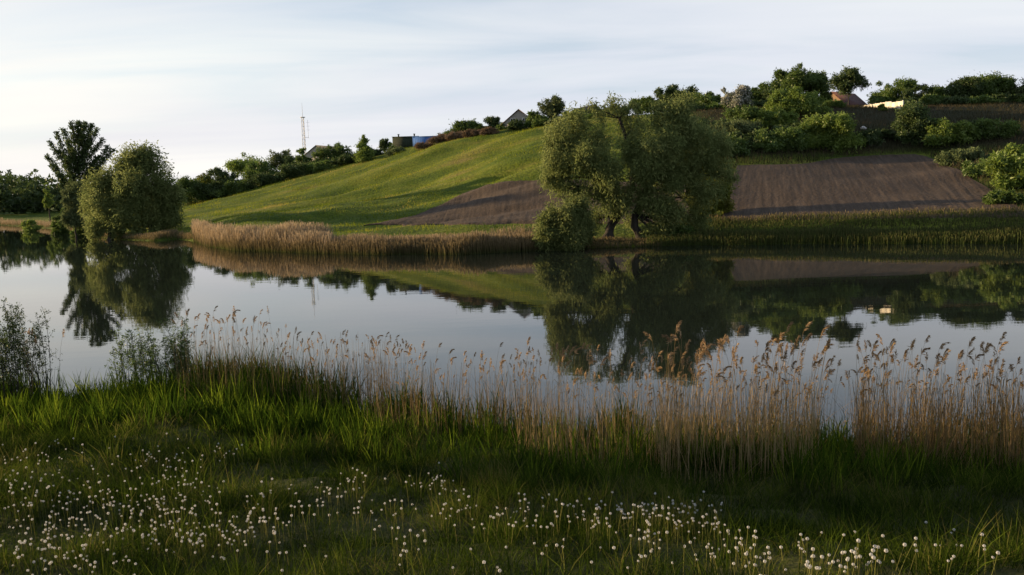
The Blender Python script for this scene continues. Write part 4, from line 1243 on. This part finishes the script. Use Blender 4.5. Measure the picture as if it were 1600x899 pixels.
house('brick_house', 'brick house with dark red roof beside the lone tree', 1316, 178, 6.4, 9.0, 2.3, 5.2, R(-52), 'brick', 'roof_red',
      [(-1.3, 1.8, 1.0, 1.2), (1.3, 1.8, 1.0, 1.2)], [], 146)

# dark green shed and blue shed
def shed(name, label, px0, px1, pt, depth, ly, mat, ribs, rz=0.0):
    a, b = unproj(px0, pt, depth), unproj(px1, pt, depth)
    cx = (a[0] + b[0]) / 2; w = b[0] - a[0]; zt = (a[2] + b[2]) / 2; zb = gz(cx, depth) - .5
    h = max(zt - zb, 2.4)
    root = link(name, None, loc=(cx, depth, zt - h)); root.rotation_euler.z = rz
    mb = MB(); mb.box((0, 0, h / 2), (w, ly, h)); mb.build('wall', M[mat], root)
    rf = MB(); rf.box((0, 0, h + .06), (w + .3, ly + .3, .12)); rf.build('roof', M[mat], root)
    if ribs:
        n = int(w / .45)
        rb = MB(); rb.box((0, 0, 0), (.07, .05, h - .1)); o = rb.build('rib', M[mat], root)
        o.location = (-w / 2 + .2, -ly / 2 - .028, h / 2)
        for i in range(1, n):
            c = o.copy(); COL.objects.link(c); c.parent = root; c.location.x = -w / 2 + .2 + i * (w - .4) / (n - 1)
    return tag(root, label, 'shed')
shed('blue_shed', 'long blue sheet metal shed on the ridge', 646, 692, 214.5, 212, 4, 'blue', True)
s_ = shed('green_shed', 'dark green flat shed left of the blue one', 615, 655, 215, 222, 5, 'green_shed', False)
for xx in (-2.0, 2.3):
    vb = MB(); vb.tube([(xx, -1, 2.4), (xx, -1, 3.9)], .2, 8); vb.tube([(xx, -1, 3.9), (xx, -1, 4.05)], [.32, .3], 8)
    o = vb.build('roof_vent', M['green_shed'], s_)
    o.location.z = max([v[2] for v in s_.children[0].bound_box]) - 3.3

# pale concrete panel wall
wA, wB = unproj(1330, 168.5, 162), unproj(1411, 155.5, 146)
root = link('panel_wall', None, loc=(float(wA[0]), 162, float(gz(wA[0], 162)) - .3))
n_p = 10
for i in range(n_p):
    q0, q1 = i / n_p, (i + 1) / n_p
    a = wA * (1 - q0) + wB * q0; b = wA * (1 - q1) + wB * q1
    zt = (a[2] + b[2]) / 2 - (0.0 if i < 8 else .25) + (.06 if i % 2 else 0)
    c = (a + b) / 2; zb = gz(c[0], c[1]) - .4
    ang = math.atan2(b[1] - a[1], b[0] - a[0]); ln = np.linalg.norm((b - a)[:2])
    mb = MB(); rel = np.array(root.location)
    tl, trr = a[2] - (0 if i < 8 else .25), b[2] - (0 if i < 8 else .25)
    u = (b - a)[:2] / ln; nn = np.array([-u[1], u[0]]) * .06
    pa, pb = a[:2] + u * .1, b[:2] - u * .1
    v = [[*(p + s * nn), z] for p, zz in ((pa, tl), (pb, trr)) for s in (-1, 1) for z in (zb, zz)]
    mb.add(np.array(v) - rel, [[0, 4, 5, 1], [2, 3, 7, 6], [0, 1, 3, 2], [4, 6, 7, 5], [1, 5, 7, 3], [0, 2, 6, 4]])
    mb.build('panel', M['concrete'], root)
    pb_ = MB(); pb_.box((a[0] - rel[0], a[1] - rel[1], (zb + tl) / 2 + .04 - rel[2]), (.2, .22, tl - zb + .08), ang); pb_.build('post', M['concrete'], root)
    if i == n_p - 1:
        pb_ = MB(); pb_.box((b[0] - rel[0], b[1] - rel[1], (zb + trr) / 2 + .04 - rel[2]), (.2, .22, trr - zb + .08), ang); pb_.build('post', M['concrete'], root)
tag(root, 'pale concrete panel wall along the top of the bank', 'wall')
T('bush', 'small bush in front of the pale wall', 'bush', 1380, 145.5, 163, 6, 'light', 160, low=0, nl=5, ll=.3)

# lattice mast
dm = 330.0
mb_ = unproj(478, 245, dm); zg = gz(mb_[0], dm)
zp = unproj(472, 184, dm)[2]; zt = unproj(471, 161, dm)[2]
root = link('lattice_mast', None, loc=(float(unproj(474.5, 210, dm)[0]), dm, zg))
H = zp - zg
mb = MB()
leg = [(-.7, -.5), (.7, -.5), (0, .75)]
wdt = lambda z: 1.15 - .5 * z / H
for lx, ly in leg:
    mb.tube([(lx * wdt(0), ly * wdt(0), -.5), (lx * wdt(H), ly * wdt(H), H)], .10, 4)
mb.build('legs', M['steel'], root)
br = MB(); nseg = 14
for i in range(nseg):
    z0, z1 = H * i / nseg, H * (i + 1) / nseg
    for j in range(3):
        a, b = leg[j], leg[(j + 1) % 3]
        br.tube([(a[0] * wdt(z0), a[1] * wdt(z0), z0), (b[0] * wdt(z1), b[1] * wdt(z1), z1)], .05, 3)
        br.tube([(a[0] * wdt(z1), a[1] * wdt(z1), z1), (b[0] * wdt(z1), b[1] * wdt(z1), z1)], .05, 3)
tag(br.build('bracing', M['steel'], root), kind='stuff')
pb = MB(); pb.box((0, 0, H + .1), (1.7, 1.5, .25)); pb.build('platform', M['steel'], root)
an = MB(); an.tube([(0, 0, H + .2), (0, 0, H + (zt - zp) * .5), (0, 0, zt - zg)], [.09, .07, .03], 5); an.build('antenna', M['steel'], root)
sb = MB(); sb.tube([(.4, 0, H * .68), (1.9, 0, H * .68)], .06, 4); sb.tube([(1.9, 0, H * .66), (1.9, 0, H * .96)], .06, 4)
for q in (.8, .86, .92): sb.tube([(1.3, 0, H * q), (2.6, 0, H * q)], .04, 3)
sb.build('side_antenna', M['steel'], root)
tag(root, 'thin lattice radio mast with whip antenna above the left hedge', 'mast')

# small things
def rock(name, label, c, s, mat, seed, cat):
    q = np.random.default_rng(seed); mb = MB()
    n, mm = 8, 5
    V = [[0, 0, -1]]
    for i in range(1, mm):
        th = math.pi * i / mm
        for j in range(n): V.append([math.sin(th) * math.cos(j * 2 * math.pi / n), math.sin(th) * math.sin(j * 2 * math.pi / n), -math.cos(th)])
    V.append([0, 0, 1]); V = np.array(V, float) * (1 + q.normal(0, .1, (len(V), 1))) * np.array(s)
    f3 = [[0, 1 + (j + 1) % n, 1 + j] for j in range(n)] + [[len(V) - 1, 1 + (mm - 2) * n + j, 1 + (mm - 2) * n + (j + 1) % n] for j in range(n)]
    f4 = [[1 + i * n + j, 1 + i * n + (j + 1) % n, 1 + (i + 1) * n + (j + 1) % n, 1 + (i + 1) * n + j] for i in range(mm - 2) for j in range(n)]
    o = link(name, make_mesh(name, V, [np.array(f3), np.array(f4)], M[mat], smooth=True), loc=c)
    return tag(o, label, cat)
p = hit(1349, 203); rock('boulder', 'small pale boulder on the dark bank below the wall', (p[0], p[1], p[2] + .15), (.55, .4, .3), 'stone', 1, 'boulder')
p = plane_hit(379, 391); 
mb = MB(); mb.tube([(0, 0, -.8), (.03, 0, .3), (-.04, .02, .75), (.05, 0, 1.15)], [.2, .17, .14, .05], 7); mb.tube([(0, 0, .5), (.28, -.1, .85)], [.08, .03], 5)
o = mb.build('stump', M['bark'], None, True); o.location = (p[0], p[1] - .6, 0)
tag(o, 'dark broken stump standing in the water before the golden reeds', 'stump')

print('tris', sum(len(o.data.polygons) for o in bpy.data.objects if o.type == 'MESH'), 'objects', len(bpy.data.objects), 'reeds', len(RE), 'dandelions', len(DN))
